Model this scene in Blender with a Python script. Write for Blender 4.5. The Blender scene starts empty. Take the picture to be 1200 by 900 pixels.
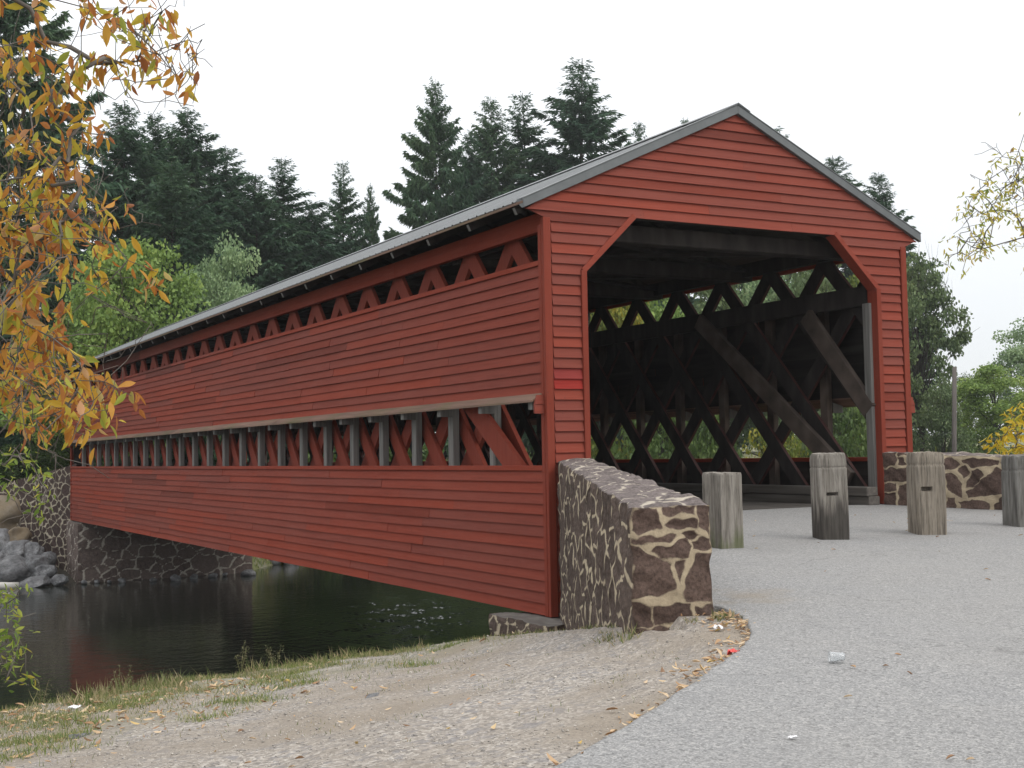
import bpy, math, random
import numpy as np
from mathutils import Vector, Matrix, noise as mnoise
random.seed(7); RNG = np.random.default_rng(11)
S = bpy.context.scene
C = S.collection
R = math.radians
# ------------------------------------------------------------------ helpers
def tag(o, label=None, cat=None, group=None, kind=None):
    if label: o['label'] = label
    if cat: o['category'] = cat
    if group: o['group'] = group
    if kind: o['kind'] = kind
    return o
def empty(name, loc=(0, 0, 0), rz=0.0):
    o = bpy.data.objects.new(name, None); C.objects.link(o)
    o.location = loc; o.rotation_euler = (0, 0, rz); o.empty_display_size = .3
    return o
def link_mesh(name, me, mats, parent=None):
    o = bpy.data.objects.new(name, me); C.objects.link(o)
    for m in (mats if isinstance(mats, (list, tuple)) else [mats]):
        if me.materials.find(m.name) < 0: me.materials.append(m)
    if parent is not None: o.parent = parent
    return o
def np_mesh(name, V, F, smooth=False, attrs=None, midx=None):
    """V (n,3); F (m,k) constant-size faces, or a list of such arrays"""
    me = bpy.data.meshes.new(name)
    Fs = F if isinstance(F, list) else [F]
    Fs = [np.asarray(f, dtype=np.int32) for f in Fs if len(f)]
    V = np.asarray(V, dtype=np.float32)
    me.vertices.add(len(V)); me.vertices.foreach_set('co', V.ravel())
    nl = sum(f.size for f in Fs); nf = sum(len(f) for f in Fs)
    me.loops.add(nl); me.loops.foreach_set('vertex_index', np.concatenate([f.ravel() for f in Fs]))
    me.polygons.add(nf)
    tot = np.concatenate([np.full(len(f), f.shape[1], np.int32) for f in Fs])
    st = np.concatenate([[0], np.cumsum(tot)[:-1]]).astype(np.int32)
    me.polygons.foreach_set('loop_start', st)
    if smooth: me.polygons.foreach_set('use_smooth', np.ones(nf, bool))
    if midx is not None: me.polygons.foreach_set('material_index', np.asarray(midx, np.int32))
    me.update(calc_edges=True)
    for k, v in (attrs or {}).items():
        a = me.attributes.new(k, 'FLOAT', 'POINT'); a.data.foreach_set('value', np.asarray(v, np.float32))
    me.validate(); return me
class MB:
    def __init__(s): s.v = []; s.f = []; s.m = []
    def face(s, idx, m=0): s.f.append(idx); s.m.append(m)
    def hexa(s, p, m=0, ms=None):
        """8 corners: 0-3 one ring, 4-7 the other"""
        b = len(s.v); s.v += [tuple(q) for q in p]
        for k, q in enumerate(((3, 2, 1, 0), (4, 5, 6, 7), (0, 1, 5, 4), (1, 2, 6, 5), (2, 3, 7, 6), (3, 0, 4, 7))):
            s.face([b + i for i in q], ms[k] if ms else m)
    def box(s, lo, hi, m=0):
        x0, y0, z0 = lo; x1, y1, z1 = hi
        s.hexa([(x0, y0, z0), (x1, y0, z0), (x1, y1, z0), (x0, y1, z0), (x0, y0, z1), (x1, y0, z1), (x1, y1, z1), (x0, y1, z1)], m)
    def bar(s, a, b, side, w, t, m=0, ms=None):
        """plank from a to b; w across (along axis x side), t along side"""
        a = Vector(a); b = Vector(b); d = (b - a).normalized(); n = Vector(side).normalized()
        c = d.cross(n).normalized() * (w / 2); n = n * (t / 2)
        s.hexa([a - c - n, a + c - n, a + c + n, a - c + n, b - c - n, b + c - n, b + c + n, b - c + n], m, ms)
    def tube(s, pts, rad, n=6, m=0):
        b = len(s.v); pts = [Vector(p) for p in pts]
        for i, p in enumerate(pts):
            d = (pts[min(i + 1, len(pts) - 1)] - pts[max(i - 1, 0)])
            d = d.normalized() if d.length > 1e-9 else Vector((0, 0, 1))
            u = d.orthogonal().normalized(); w = d.cross(u)
            if i and u.dot(pu) < 0: u = -u; w = -w
            pu = u; r = rad[i]
            for k in range(n):
                a = 2 * math.pi * k / n; s.v.append(tuple(p + u * (r * math.cos(a)) + w * (r * math.sin(a))))
        for i in range(len(pts) - 1):
            for k in range(n):
                s.face([b + i * n + k, b + i * n + (k + 1) % n, b + (i + 1) * n + (k + 1) % n, b + (i + 1) * n + k], m)
        s.face([b + k for k in range(n)][::-1], m); e = b + (len(pts) - 1) * n; s.face([e + k for k in range(n)], m)
    def mesh(s, name, smooth=False):
        me = bpy.data.meshes.new(name); me.from_pydata(s.v, [], s.f)
        me.polygons.foreach_set('material_index', s.m)
        if smooth: me.polygons.foreach_set('use_smooth', [True] * len(s.f))
        me.update(); return me
    def build(s, name, mats, parent=None, smooth=False, bevel=0):
        o = link_mesh(name, s.mesh(name, smooth), mats, parent)
        if bevel:
            b = o.modifiers.new('bevel', 'BEVEL'); b.width = bevel; b.segments = 1; b.limit_method = 'ANGLE'
        return o
def copy_tree(o, parent=None):
    c = o.copy(); C.objects.link(c)
    if parent is not None: c.parent = parent
    for ch in list(o.children): copy_tree(ch, c)
    return c
def nz(x, y, z=0.0): return mnoise.noise(Vector((x, y, z)))
def vnoise(x, y, seed=0, n=9):
    """cheap smooth vector noise, numpy, about -1..1 ; unit wavelength"""
    rg = np.random.default_rng(seed); out = np.zeros_like(x, dtype=float)
    for i in range(n):
        a = rg.uniform(0, 2 * math.pi); k = 2 * math.pi * rg.uniform(.55, 1.5); p = rg.uniform(0, 6.28)
        out += np.sin((x * math.cos(a) + y * math.sin(a)) * k + p)
    return out / math.sqrt(n / 2) * .6
# ------------------------------------------------------------------ materials
class NT:
    def __init__(s, name):
        s.m = bpy.data.materials.new(name); s.m.use_nodes = True; s.t = s.m.node_tree; s.t.nodes.clear()
        s.out = s.t.nodes.new('ShaderNodeOutputMaterial'); s.coord = None
    def n(s, kind, **kw):
        x = s.t.nodes.new('ShaderNode' + kind)
        for k, v in kw.items():
            if k.startswith('i_'):
                key = k[2:]; key = int(key) if key.isdigit() else key.replace('_', ' ')
                if isinstance(v, bpy.types.NodeSocket): s.t.links.new(v, x.inputs[key])
                else: x.inputs[key].default_value = v
            else: setattr(x, k, v)
        return x
    def link(s, a, b): s.t.links.new(a, b)
    def co(s, scale=(1, 1, 1), which='Object'):
        if s.coord is None: s.coord = s.n('TexCoord')
        mp = s.n('Mapping'); s.link(s.coord.outputs[which], mp.inputs['Vector']); mp.inputs['Scale'].default_value = scale
        return mp.outputs[0]
    def noise(s, vec, scale=1, detail=4, rough=.55, dist=0):
        return s.n('TexNoise', i_Vector=vec, i_Scale=scale, i_Detail=detail, i_Roughness=rough, i_Distortion=dist).outputs['Fac']
    def ramp(s, fac, stops, interp='LINEAR'):
        r = s.n('ValToRGB'); s.link(fac, r.inputs[0]); cr = r.color_ramp; cr.interpolation = interp
        while len(cr.elements) < len(stops): cr.elements.new(.5)
        for e, (p, c) in zip(cr.elements, stops):
            e.position = p; e.color = (c if len(c) == 4 else (*c, 1)) if not isinstance(c, (int, float)) else (c, c, c, 1)
        return r.outputs[0]
    def mix(s, fac, a, b, blend='MIX'):
        x = s.n('MixRGB', blend_type=blend)
        for k, v in zip((0, 1, 2), (fac, a, b)):
            if isinstance(v, bpy.types.NodeSocket): s.link(v, x.inputs[k])
            else: x.inputs[k].default_value = v if not isinstance(v, tuple) else (v if len(v) == 4 else (*v, 1))
        return x.outputs[0]
    def math(s, op, a, b=0.0, c=0.0, clamp=False):
        x = s.n('Math', operation=op, use_clamp=clamp)
        for k, v in zip((0, 1, 2), (a, b, c)):
            if isinstance(v, bpy.types.NodeSocket): s.link(v, x.inputs[k])
            else: x.inputs[k].default_value = v
        return x.outputs[0]
    def bump(s, h, strength=.3, dist=.01, normal=None):
        b = s.n('Bump'); s.link(h, b.inputs['Height']); b.inputs['Strength'].default_value = strength; b.inputs['Distance'].default_value = dist
        if normal is not None: s.link(normal, b.inputs['Normal'])
        return b.outputs[0]
    def attr(s, name): return s.n('Attribute', attribute_name=name).outputs['Fac']
    def island(s): return s.n('NewGeometry').outputs['Random Per Island']
    def principled(s, col, rough=.7, normal=None, spec=.3, metal=0.0):
        p = s.n('BsdfPrincipled')
        for k, v in (('Base Color', col), ('Roughness', rough), ('Specular IOR Level', spec), ('Metallic', metal)):
            if isinstance(v, bpy.types.NodeSocket): s.link(v, p.inputs[k])
            else: p.inputs[k].default_value = v if not isinstance(v, tuple) else (*v, 1)
        if normal is not None: s.link(normal, p.inputs['Normal'])
        s.link(p.outputs[0], s.out.inputs['Surface']); return p
def wood(name, stretch, c0, c1, c2, tone=.25, rough=.8, bump=.35, dirt=None):
    """weathered timber: streaks along the grain, a tone per board"""
    n = NT(name); g = n.co(stretch)
    st = n.noise(g, 1.0, 6, .62); fine = n.noise(g, 4.0, 4, .6)
    big = n.noise(n.co(), .9, 3)
    col = n.ramp(st, [(.28, c0), (.5, c1), (.74, c2)])
    col = n.mix(n.ramp(fine, [(.3, .0), (.75, .45)]), col, c0, 'MIX')
    tv = n.math('MULTIPLY_ADD', n.island(), 2 * tone, 1 - tone)
    hs = n.n('HueSaturation'); n.link(col, hs.inputs['Color']); n.link(tv, hs.inputs['Value'])
    col = hs.outputs[0]
    if dirt: col = n.mix(n.ramp(big, [(.45, 0.0), (.7, .55)]), col, dirt)
    n.principled(col, rough, n.bump(fine, bump, .006), .2)
    return n.m
def paint(name, stretch, base, tone=.14):
    n = NT(name); g = n.co(stretch)
    st = n.noise(g, 1.0, 6, .65); fine = n.noise(g, 5.0, 4, .6); big = n.noise(n.co(), .55, 4, .6); mid = n.noise(n.co((1, 1, 1)), 3.1, 4, .6)
    d = tuple(v * .74 for v in base); l = (base[0] * 1.10, base[1] * 1.2 + .003, base[2] * 1.2 + .003)
    col = n.ramp(st, [(.2, d), (.5, base), (.85, l)])
    col = n.mix(n.ramp(big, [(.42, 0.0), (.72, .5)]), col, l)
    col = n.mix(n.ramp(mid, [(.55, 0.0), (.85, .3)]), col, d)
    isl = n.island()
    tv = n.math('MULTIPLY', n.math('MULTIPLY_ADD', isl, 2 * tone, 1 - tone), n.ramp(n.math('FRACT', n.math('MULTIPLY', isl, 7.31)), [(.0, .72), (.07, .74), (.08, 1.0), (1, 1.0)]))
    hs = n.n('HueSaturation'); n.link(col, hs.inputs['Color']); n.link(tv, hs.inputs['Value'])
    n.link(n.math('MULTIPLY_ADD', isl, .10, .98), hs.inputs['Saturation'])
    # small chips and nail stains
    vo = n.n('TexVoronoi', i_Vector=n.co(), i_Scale=6.5); chip = n.ramp(vo.outputs['Distance'], [(.035, 1.0), (.06, 0.0)])
    col = n.mix(n.math('MULTIPLY', chip, .55), hs.outputs[0], (.045, .03, .027))
    wear = n.ramp(n.noise(g, 2.2, 8, .72), [(.75, 0.0), (.86, .2)])
    col = n.mix(wear, col, (.33, .20, .17))
    n.principled(col, n.ramp(fine, [(.3, .62), (.7, .85)]), n.bump(n.mix(.5, st, fine), .32, .006), .14)
    return n.m
RED = (.21, .047, .031)
M = {}
M['red_side'] = paint('red_side', (26, 1.1, 26), RED)
M['red_front'] = paint('red_front', (1.1, 26, 26), (.206, .052, .037))
M['red_post'] = paint('red_post', (26, 26, 1.1), (.19, .046, .032), .06)
M['red_new'] = paint('red_new', (1.1, 26, 26), (.25, .036, .03), .12)
M['raw'] = wood('raw_wood', (9, .8, 9), (.018, .015, .014), (.035, .03, .027), (.06, .052, .047), .3)
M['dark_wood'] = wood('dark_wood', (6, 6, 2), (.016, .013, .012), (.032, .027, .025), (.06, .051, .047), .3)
M['dark_red'] = wood('dark_red', (9, 6, 2), (.03, .016, .014), (.07, .028, .024), (.11, .042, .036), .3)
M['grey_post'] = wood('grey_post', (24, 24, 1.3), (.085, .08, .075), (.15, .145, .135), (.24, .23, .215), .18)
M['deck_wood'] = wood('deck_wood', (14, 1, 14), (.06, .052, .045), (.10, .09, .08), (.16, .145, .13), .25)
M['brace_wood'] = wood('brace_wood', (10, 3, 3), (.04, .031, .026), (.092, .071, .059), (.175, .14, .115), .2)
M['soffit'] = wood('soffit', (9, 1, 9), (.03, .026, .023), (.055, .048, .043), (.085, .077, .07), .2)
M['hood_wood'] = wood('hood_wood', (14, 1.2, 14), (.10, .075, .055), (.20, .12, .09), (.25, .16, .12), .15, dirt=(.10, .11, .045))
def m_bollard(name, foot, moss=None, tint=(1, 1, 1)):
    n = NT(name); g = n.co((26, 26, 1.5)); v = n.co(); st = n.noise(g, 1, 6, .7); fine = n.noise(n.co((60, 60, 4)), 1, 4, .6); b = n.noise(v, 5, 4, .6)
    T = lambda c: tuple(a * k for a, k in zip(c, tint))
    col = n.ramp(st, [(.3, T((.07, .062, .055))), (.46, T((.19, .172, .148))), (.62, T((.29, .267, .235))), (.8, T((.4, .375, .335)))])
    col = n.mix(n.ramp(fine, [(.34, .6), (.5, 0.0)]), col, (.055, .048, .042))
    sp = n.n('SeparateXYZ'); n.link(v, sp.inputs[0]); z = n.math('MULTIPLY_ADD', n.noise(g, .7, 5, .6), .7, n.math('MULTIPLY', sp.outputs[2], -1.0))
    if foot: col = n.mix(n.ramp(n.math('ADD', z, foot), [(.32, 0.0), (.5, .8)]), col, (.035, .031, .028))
    if moss: col = n.mix(n.ramp(n.math('MULTIPLY_ADD', b, .6, z), [(.42, 0.0), (.62, .6)]), col, moss)
    n.principled(col, .9, n.bump(n.mix(.5, st, fine), .7, .012), .15); return n.m
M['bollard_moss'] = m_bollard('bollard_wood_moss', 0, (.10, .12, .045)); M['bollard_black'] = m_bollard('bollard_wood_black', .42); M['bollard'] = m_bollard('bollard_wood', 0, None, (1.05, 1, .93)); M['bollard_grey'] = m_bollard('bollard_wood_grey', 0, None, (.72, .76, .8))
M['pole'] = wood('pole_wood', (9, 9, .6), (.07, .06, .055), (.12, .105, .095), (.18, .16, .15), .1)
M['bark'] = wood('bark', (7, 7, 1.6), (.03, .026, .022), (.062, .054, .045), (.105, .093, .08), .05, .9, .6)
M['twig'] = wood('twig', (7, 7, 7), (.07, .06, .05), (.13, .115, .10), (.2, .18, .16), .05, .9, .3)
def m_metal():
    n = NT('roof_metal'); v = n.co()
    a = n.noise(n.co((.6, 3, .6)), 1.3, 5, .6); b = n.noise(v, 9, 4)
    col = n.mix(n.ramp(a, [(.3, .0), (.75, .8)]), (.15, .158, .162), (.24, .249, .253))
    col = n.mix(n.ramp(b, [(.55, 0.0), (.8, .35)]), col, (.115, .12, .11))
    n.principled(col, n.ramp(b, [(.3, .38), (.7, .58)]), n.bump(a, .1, .01), .5, .35); return n.m
M['metal'] = m_metal()
def m_flash():
    n = NT('flashing_metal'); b = n.noise(n.co((2, 2, 2)), 3, 5)
    n.principled(n.mix(b, (.085, .092, .094), (.15, .16, .163)), .5, n.bump(b, .08, .01), .4, .2); return n.m
M['flash'] = m_flash()
def m_stone(name, dark, light, mortar, mw=.012, warp=.015):
    n = NT(name); v = n.co()
    ed = n.attr('ed'); tone = n.attr('tone')
    w1 = n.noise(v, 9, 4, .6); w2 = n.noise(v, 34, 3, .6)
    e = n.math('ADD', ed, n.math('MULTIPLY_ADD', w1, warp * 2, -warp))
    e = n.math('ADD', e, n.math('MULTIPLY_ADD', w2, warp * .7, -warp * .35))
    f = n.n('MapRange'); n.link(e, f.inputs[0]); f.inputs[1].default_value = mw - .004; f.inputs[2].default_value = mw + .005
    big = n.noise(v, 2.3, 4, .6); grain = n.noise(v, 45, 5, .7); mid = n.noise(v, 11, 5, .65)
    st = n.mix(tone, dark, light)
    st = n.mix(n.ramp(mid, [(.3, 0.0), (.75, .6)]), st, tuple(x * 1.7 for x in light))
    st = n.mix(n.ramp(grain, [(.35, .65), (.6, 0.0)]), st, tuple(x * .45 for x in dark))
    mo = n.mix(n.ramp(mid, [(.3, 0.0), (.7, .8)]), mortar, tuple(x * .66 for x in mortar))
    mo = n.mix(n.ramp(grain, [(.3, .4), (.55, 0.0)]), mo, tuple(x * .4 for x in mortar))
    mo = n.mix(n.ramp(big, [(.5, 0.0), (.75, .45)]), mo, (.16, .12, .085))
    col = n.mix(f.outputs[0], mo, st)
    hgt = n.math('MULTIPLY_ADD', grain, .35, n.math('MULTIPLY', mid, .9))
    n.principled(col, .88, n.bump(hgt, .55, .02), .22); return n.m
M['stone'] = m_stone('fieldstone', (.05, .035, .029), (.10, .073, .06), (.50, .42, .30))
M['stone_end'] = m_stone('fieldstone_end', (.058, .038, .031), (.105, .071, .057), (.47, .385, .265), .012, .014)
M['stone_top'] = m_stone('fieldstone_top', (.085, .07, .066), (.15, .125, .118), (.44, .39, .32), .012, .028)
M['stone_far'] = m_stone('fieldstone_far', (.042, .027, .023), (.075, .052, .046), (.43, .38, .29), .018, .02)
M['stone_pier'] = m_stone('fieldstone_pier', (.07, .05, .044), (.15, .115, .10), (.45, .41, .35), .018, .02)
M['concrete'] = wood('ledge_mortar', (6, 6, 6), (.10, .09, .085), (.17, .155, .14), (.27, .25, .22), .05)
def m_boulder(name='boulder', tan=0.0):
    n = NT(name); v = n.co(); a = n.noise(v, 1.7, 6, .62); b = n.noise(v, 9, 6, .7); oi = n.n('ObjectInfo').outputs['Random']
    col = n.ramp(a, [(.3, (.11, .11, .115)), (.55, (.25, .25, .255)), (.75, (.4, .4, .4))])
    col = n.mix(n.ramp(b, [(.35, .7), (.6, 0.0)]), col, (.05, .05, .048))
    col = n.mix(n.math('MULTIPLY', tan, n.ramp(a, [(.3, .4), (.55, 1.0)])), col, (.24, .18, .105))
    n.principled(col, .9, n.bump(b, .7, .05), .2); return n.m
M['boulder'] = m_boulder(); M['boulder_tan'] = m_boulder('boulder_tan', .85)
def m_leaf(name, stops, trans=.35, noise_w=0.0, rough=.5):
    n = NT(name); isl = n.island(); fac = isl
    if noise_w:
        big = n.noise(n.co((1, 1, 1)), noise_w, 2)
        fac = n.math('ADD', n.math('MULTIPLY', isl, .45), n.math('MULTIPLY_ADD', big, 1.5, -.5), clamp=True)
        oi = n.n('ObjectInfo').outputs['Random']
        fac = n.math('ADD', fac, n.math('MULTIPLY_ADD', oi, .24, -.12), clamp=True)
    col = n.ramp(fac, stops)
    p = n.n('BsdfPrincipled'); n.link(col, p.inputs['Base Color']); p.inputs['Roughness'].default_value = rough; p.inputs['Specular IOR Level'].default_value = .25
    t = n.n('BsdfTranslucent'); n.link(col, t.inputs['Color'])
    mx = n.n('MixShader'); mx.inputs[0].default_value = trans; n.link(p.outputs[0], mx.inputs[1]); n.link(t.outputs[0], mx.inputs[2])
    n.link(mx.outputs[0], n.out.inputs['Surface']); return n.m
M['spruce'] = m_leaf('spruce_needles', [(.0, (.034, .074, .046)), (.45, (.052, .106, .058)), (.8, (.08, .14, .064)), (1, (.115, .17, .078))], .25, .28, .6)
M['leaf_green'] = m_leaf('leaf_green', [(0, (.09, .15, .04)), (.4, (.175, .27, .065)), (.75, (.27, .36, .085)), (1, (.38, .42, .095))], .3, .3)
M['leaf_pale'] = m_leaf('leaf_pale', [(0, (.13, .20, .105)), (.5, (.22, .32, .155)), (1, (.33, .42, .21))], .3, .3)
M['leaf_shrub'] = m_leaf('leaf_shrub', [(0, (.035, .065, .02)), (.4, (.075, .125, .032)), (.75, (.125, .18, .045)), (1, (.2, .23, .055))], .3, .3)
M['leaf_yellow'] = m_leaf('leaf_yellowgreen', [(0, (.06, .10, .02)), (.45, (.16, .2, .03)), (.75, (.32, .28, .035)), (1, (.42, .3, .03))], .35, .35)
M['leaf_dull'] = m_leaf('leaf_dull', [(0, (.08, .125, .055)), (.5, (.14, .195, .08)), (1, (.22, .26, .10))], .25, .3)
M['leaf_autumn'] = m_leaf('leaf_autumn', [(0, (.26, .09, .03)), (.18, (.42, .16, .04)), (.4, (.52, .25, .045)), (.58, (.56, .35, .045)), (.7, (.48, .39, .05)), (.86, (.27, .31, .05)), (1, (.50, .26, .13))], .42)
M['leaf_gold'] = m_leaf('leaf_gold', [(0, (.55, .37, .025)), (.5, (.66, .48, .04)), (.85, (.52, .45, .05)), (1, (.3, .34, .05))], .4)
M['leaf_mix'] = m_leaf('leaf_mix', [(0, (.20, .26, .05)), (.35, (.38, .39, .08)), (.65, (.56, .48, .09)), (.9, (.5, .36, .07)), (1, (.3, .2, .1))], .4)
M['leaf_vine'] = m_leaf('leaf_vine', [(0, (.10, .17, .03)), (.5, (.19, .26, .045)), (.85, (.30, .33, .05)), (1, (.42, .34, .05))], .4)
M['leaf_dry'] = m_leaf('leaf_dry', [(0, (.17, .09, .045)), (.25, (.36, .21, .11)), (.55, (.52, .36, .21)), (.85, (.62, .48, .32)), (1, (.52, .35, .09))], .15)
M['grass'] = m_leaf('grass_blades', [(0, (.07, .11, .03)), (.3, (.13, .17, .05)), (.5, (.20, .21, .08)), (.7, (.33, .28, .15)), (1, (.44, .36, .22))], .3)
M['turf'] = m_leaf('turf_blades', [(0, (.08, .13, .03)), (.4, (.15, .21, .05)), (.65, (.25, .27, .09)), (1, (.42, .36, .2))], .3)
M['weed'] = m_leaf('weed', [(0, (.08, .09, .035)), (.5, (.15, .15, .06)), (1, (.24, .2, .11))], .25)
M['pebble'] = None
def m_pebble():
    n = NT('pebbles'); i = n.island()
    n.principled(n.ramp(i, [(0, (.22, .205, .19)), (.3, (.30, .275, .245)), (.65, (.38, .345, .305)), (.9, (.47, .43, .38)), (1, (.25, .245, .25))]), .85, None, .25); return n.m
M['pebble'] = m_pebble()
def m_asphalt():
    n = NT('asphalt'); v = n.co()
    vo = n.n('TexVoronoi', i_Vector=v, i_Scale=130.0); r = n.n('SeparateColor'); n.link(vo.outputs['Color'], r.inputs[0])
    vo2 = n.n('TexVoronoi', i_Vector=v, i_Scale=60.0); r2 = n.n('SeparateColor'); n.link(vo2.outputs['Color'], r2.inputs[0])
    big = n.noise(v, .45, 5, .6); mid = n.noise(v, 2.6, 5, .65)
    col = n.ramp(r.outputs[0], [(0, (.15, .149, .148)), (.3, (.215, .214, .213)), (.72, (.262, .26, .257)), (1, (.36, .355, .345))])
    col = n.mix(n.ramp(r2.outputs[0], [(.86, 0.0), (.95, .6)]), col, (.38, .37, .355))
    col = n.mix(n.ramp(r2.outputs[1], [(.9, 0.0), (.97, .6)]), col, (.1, .1, .1))
    col = n.mix(n.ramp(big, [(.35, 0.0), (.7, .35)]), col, (.27, .258, .238))
    col = n.mix(n.ramp(mid, [(.5, 0.0), (.78, .3)]), col, (.18, .18, .182))
    cr = n.n('TexVoronoi', feature='DISTANCE_TO_EDGE', i_Scale=.33); n.link(n.n('VectorMath', operation='ADD', i_0=v, i_1=n.n('TexNoise', i_Vector=v, i_Scale=2.5, i_Detail=5).outputs['Color']).outputs[0], cr.inputs['Vector'])
    ck = n.math('MULTIPLY', n.ramp(cr.outputs['Distance'], [(.002, .35), (.006, 0.0)]), n.ramp(n.noise(v, .7, 2), [(.5, 0.0), (.6, 1.0)]))
    col = n.mix(ck, col, (.06, .06, .06))
    dd = n.n('VectorMath', operation='DISTANCE'); n.link(v, dd.inputs[0]); dd.inputs[1].default_value = (-1.7, -5.7, .8)
    col = n.mix(n.math('MULTIPLY', n.ramp(n.math('MULTIPLY_ADD', n.noise(v, 3.5, 5, .65), 1.2, dd.outputs['Value']), [(.55, .75), (1.0, 0.0)]), .8), col, (.24, .20, .15))
    n.principled(col, .88, n.bump(n.mix(.4, vo.outputs['Distance'], vo2.outputs['Distance']), .5, .008), .25); return n.m
M['asphalt'] = m_asphalt()
def m_ground():
    n = NT('ground_soil'); v = n.co()
    gr = n.attr('green'); mud = n.attr('mud'); sandy = n.attr('dirt')
    a = n.noise(v, 1.3, 6, .62); b = n.noise(v, 7, 6, .68); c = n.noise(v, 60, 4, .7)
    vo = n.n('TexVoronoi', i_Vector=v, i_Scale=55.0); r = n.n('SeparateColor'); n.link(vo.outputs['Color'], r.inputs[0])
    vo2 = n.n('TexVoronoi', i_Vector=v, i_Scale=24.0); r2 = n.n('SeparateColor'); n.link(vo2.outputs['Color'], r2.inputs[0])
    stones = n.ramp(r.outputs[0], [(0, (.19, .175, .16)), (.3, (.29, .262, .232)), (.7, (.37, .335, .297)), (1, (.5, .465, .42))])
    stones = n.mix(n.ramp(r2.outputs[0], [(.75, 0.0), (.85, .7)]), stones, (.21, .205, .21))
    soil = n.mix(b, (.21, .178, .142), (.335, .292, .24))
    col = n.mix(n.math('ADD', n.ramp(a, [(.4, 0.0), (.62, .75)]), sandy, clamp=True), stones, soil)
    col = n.mix(n.ramp(c, [(.3, .5), (.6, 0.0)]), col, (.11, .09, .075))
    grass = n.mix(b, (.07, .095, .028), (.19, .19, .075))
    gm = n.math('MULTIPLY', gr, n.ramp(n.mix(.5, b, a), [(.38, .15), (.55, 1.0)]))
    col = n.mix(gm, col, grass)
    col = n.mix(mud, col, n.mix(b, (.03, .026, .02), (.075, .065, .05)))
    n.principled(col, .92, n.bump(n.mix(.5, n.mix(.5, vo.outputs['Distance'], vo2.outputs['Distance']), c), .7, .015), .2); return n.m
M['ground'] = m_ground()
def m_water():
    n = NT('river_water'); v = n.co((1, 1, 1))
    w1 = n.noise(n.co((1.0, 1.5, 1)), 2.2, 3, .55, .4); w2 = n.noise(n.co((1, 1.3, 1)), 9, 3, .5, .3); patch = n.noise(v, .16, 3, .5)
    h = n.math('MULTIPLY', n.math('MULTIPLY_ADD', w2, .35, w1), n.ramp(patch, [(.35, .25), (.62, 1.0)]))
    n.principled((.017, .020, .014), .03, n.bump(h, .22, .06), .5)
    return n.m
M['water'] = m_water()
def flat(name, col, rough=.6, spec=.3):
    n = NT(name); b = n.noise(n.co(), 40, 4); n.principled(n.mix(b, tuple(x * .8 for x in col), tuple(min(1, x * 1.15) for x in col)), rough, n.bump(b, .1, .003), spec); return n.m
M['bolt'] = flat('rusty_bolt', (.06, .04, .033), .6)
M['log'] = flat('pale_log', (.62, .6, .55), .8)
M['wrapper'] = flat('red_wrapper', (.62, .05, .04), .35, .5)
M['white_litter'] = flat('white_litter', (.75, .75, .76), .5)
def m_plastic():
    n = NT('clear_plastic'); p = n.principled((.9, .92, .93), .12, None, .5); p.inputs['Transmission Weight'].default_value = .85; p.inputs['IOR'].default_value = 1.3; return n.m
M['plastic'] = m_plastic()

# ------------------------------------------------------------------ camera
F_PX = 1499.5472
CAM = Vector((-7.5658, -12.837, 1.8733))
YAW, PIT, ROLL = .5048, .0542, -.0191
fw = Vector((math.sin(YAW) * math.cos(PIT), math.cos(YAW) * math.cos(PIT), math.sin(PIT)))
rt = Vector((math.cos(YAW), -math.sin(YAW), 0)); up = rt.cross(fw)
r2 = rt * math.cos(ROLL) + up * math.sin(ROLL); u2 = up * math.cos(ROLL) - rt * math.sin(ROLL)
cd = bpy.data.cameras.new('camera'); cam = bpy.data.objects.new('camera', cd); C.objects.link(cam)
cd.sensor_width = 36; cd.lens = F_PX / 1200 * 36; cd.clip_end = 3000; cd.clip_start = .05
mw = Matrix.Identity(4)
for i in range(3): mw[i][0] = r2[i]; mw[i][1] = u2[i]; mw[i][2] = -fw[i]; mw[i][3] = CAM[i]
cam.matrix_world = mw; S.camera = cam
def ray(x, y, d): return CAM + (fw + r2 * ((x - 600) / F_PX) - u2 * ((y - 450) / F_PX)) * d
def horizon(x): return 540.3 - .0191 * (x - 137)

# ------------------------------------------------------------------ terrain
W, L = 5.757, 30.5
WATER = -1.9
edge_x = np.array([-60, -12, -9, -7, -5.6, -4.98, -4.64, -4.3, -3.9, -3.39, -2.99])
edge_y = np.array([-20, -12.8, -11.1, -9.9, -8.97, -8.57, -8.35, -8.11, -7.82, -7.43, -7.13])
def zroad(y): return np.where(y < -11, .565 + .01 * np.maximum(y + 11, -20), np.where(y < 0, 1.06 + .045 * y, 1.06))
def near_crest(x): return np.interp(x, [-90, -20, -6.3, -5.2, -3.8, -2.34, -1, .2, 5.9, 7.2, 9, 14, 60], [-16, -7.4, -2.8, -2.24, -1.65, -1.2, -.66, -.1, .2, 3.2, 3.6, 2, 0])
def crest_z(x): return np.interp(x, [-20, -6.3, -2.3, -1, .1, 5.9, 7.3, 20], [.1, .07, -.04, -.13, -.22, -.2, .75, .7])
def far_line(x): return np.interp(x, [-200, -40, -6, 0.5, 5.3, 7, 20, 60, 200], [20, 24, 27.6, 28.5, 28.9, 31.2, 31.6, 30, 26])
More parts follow.
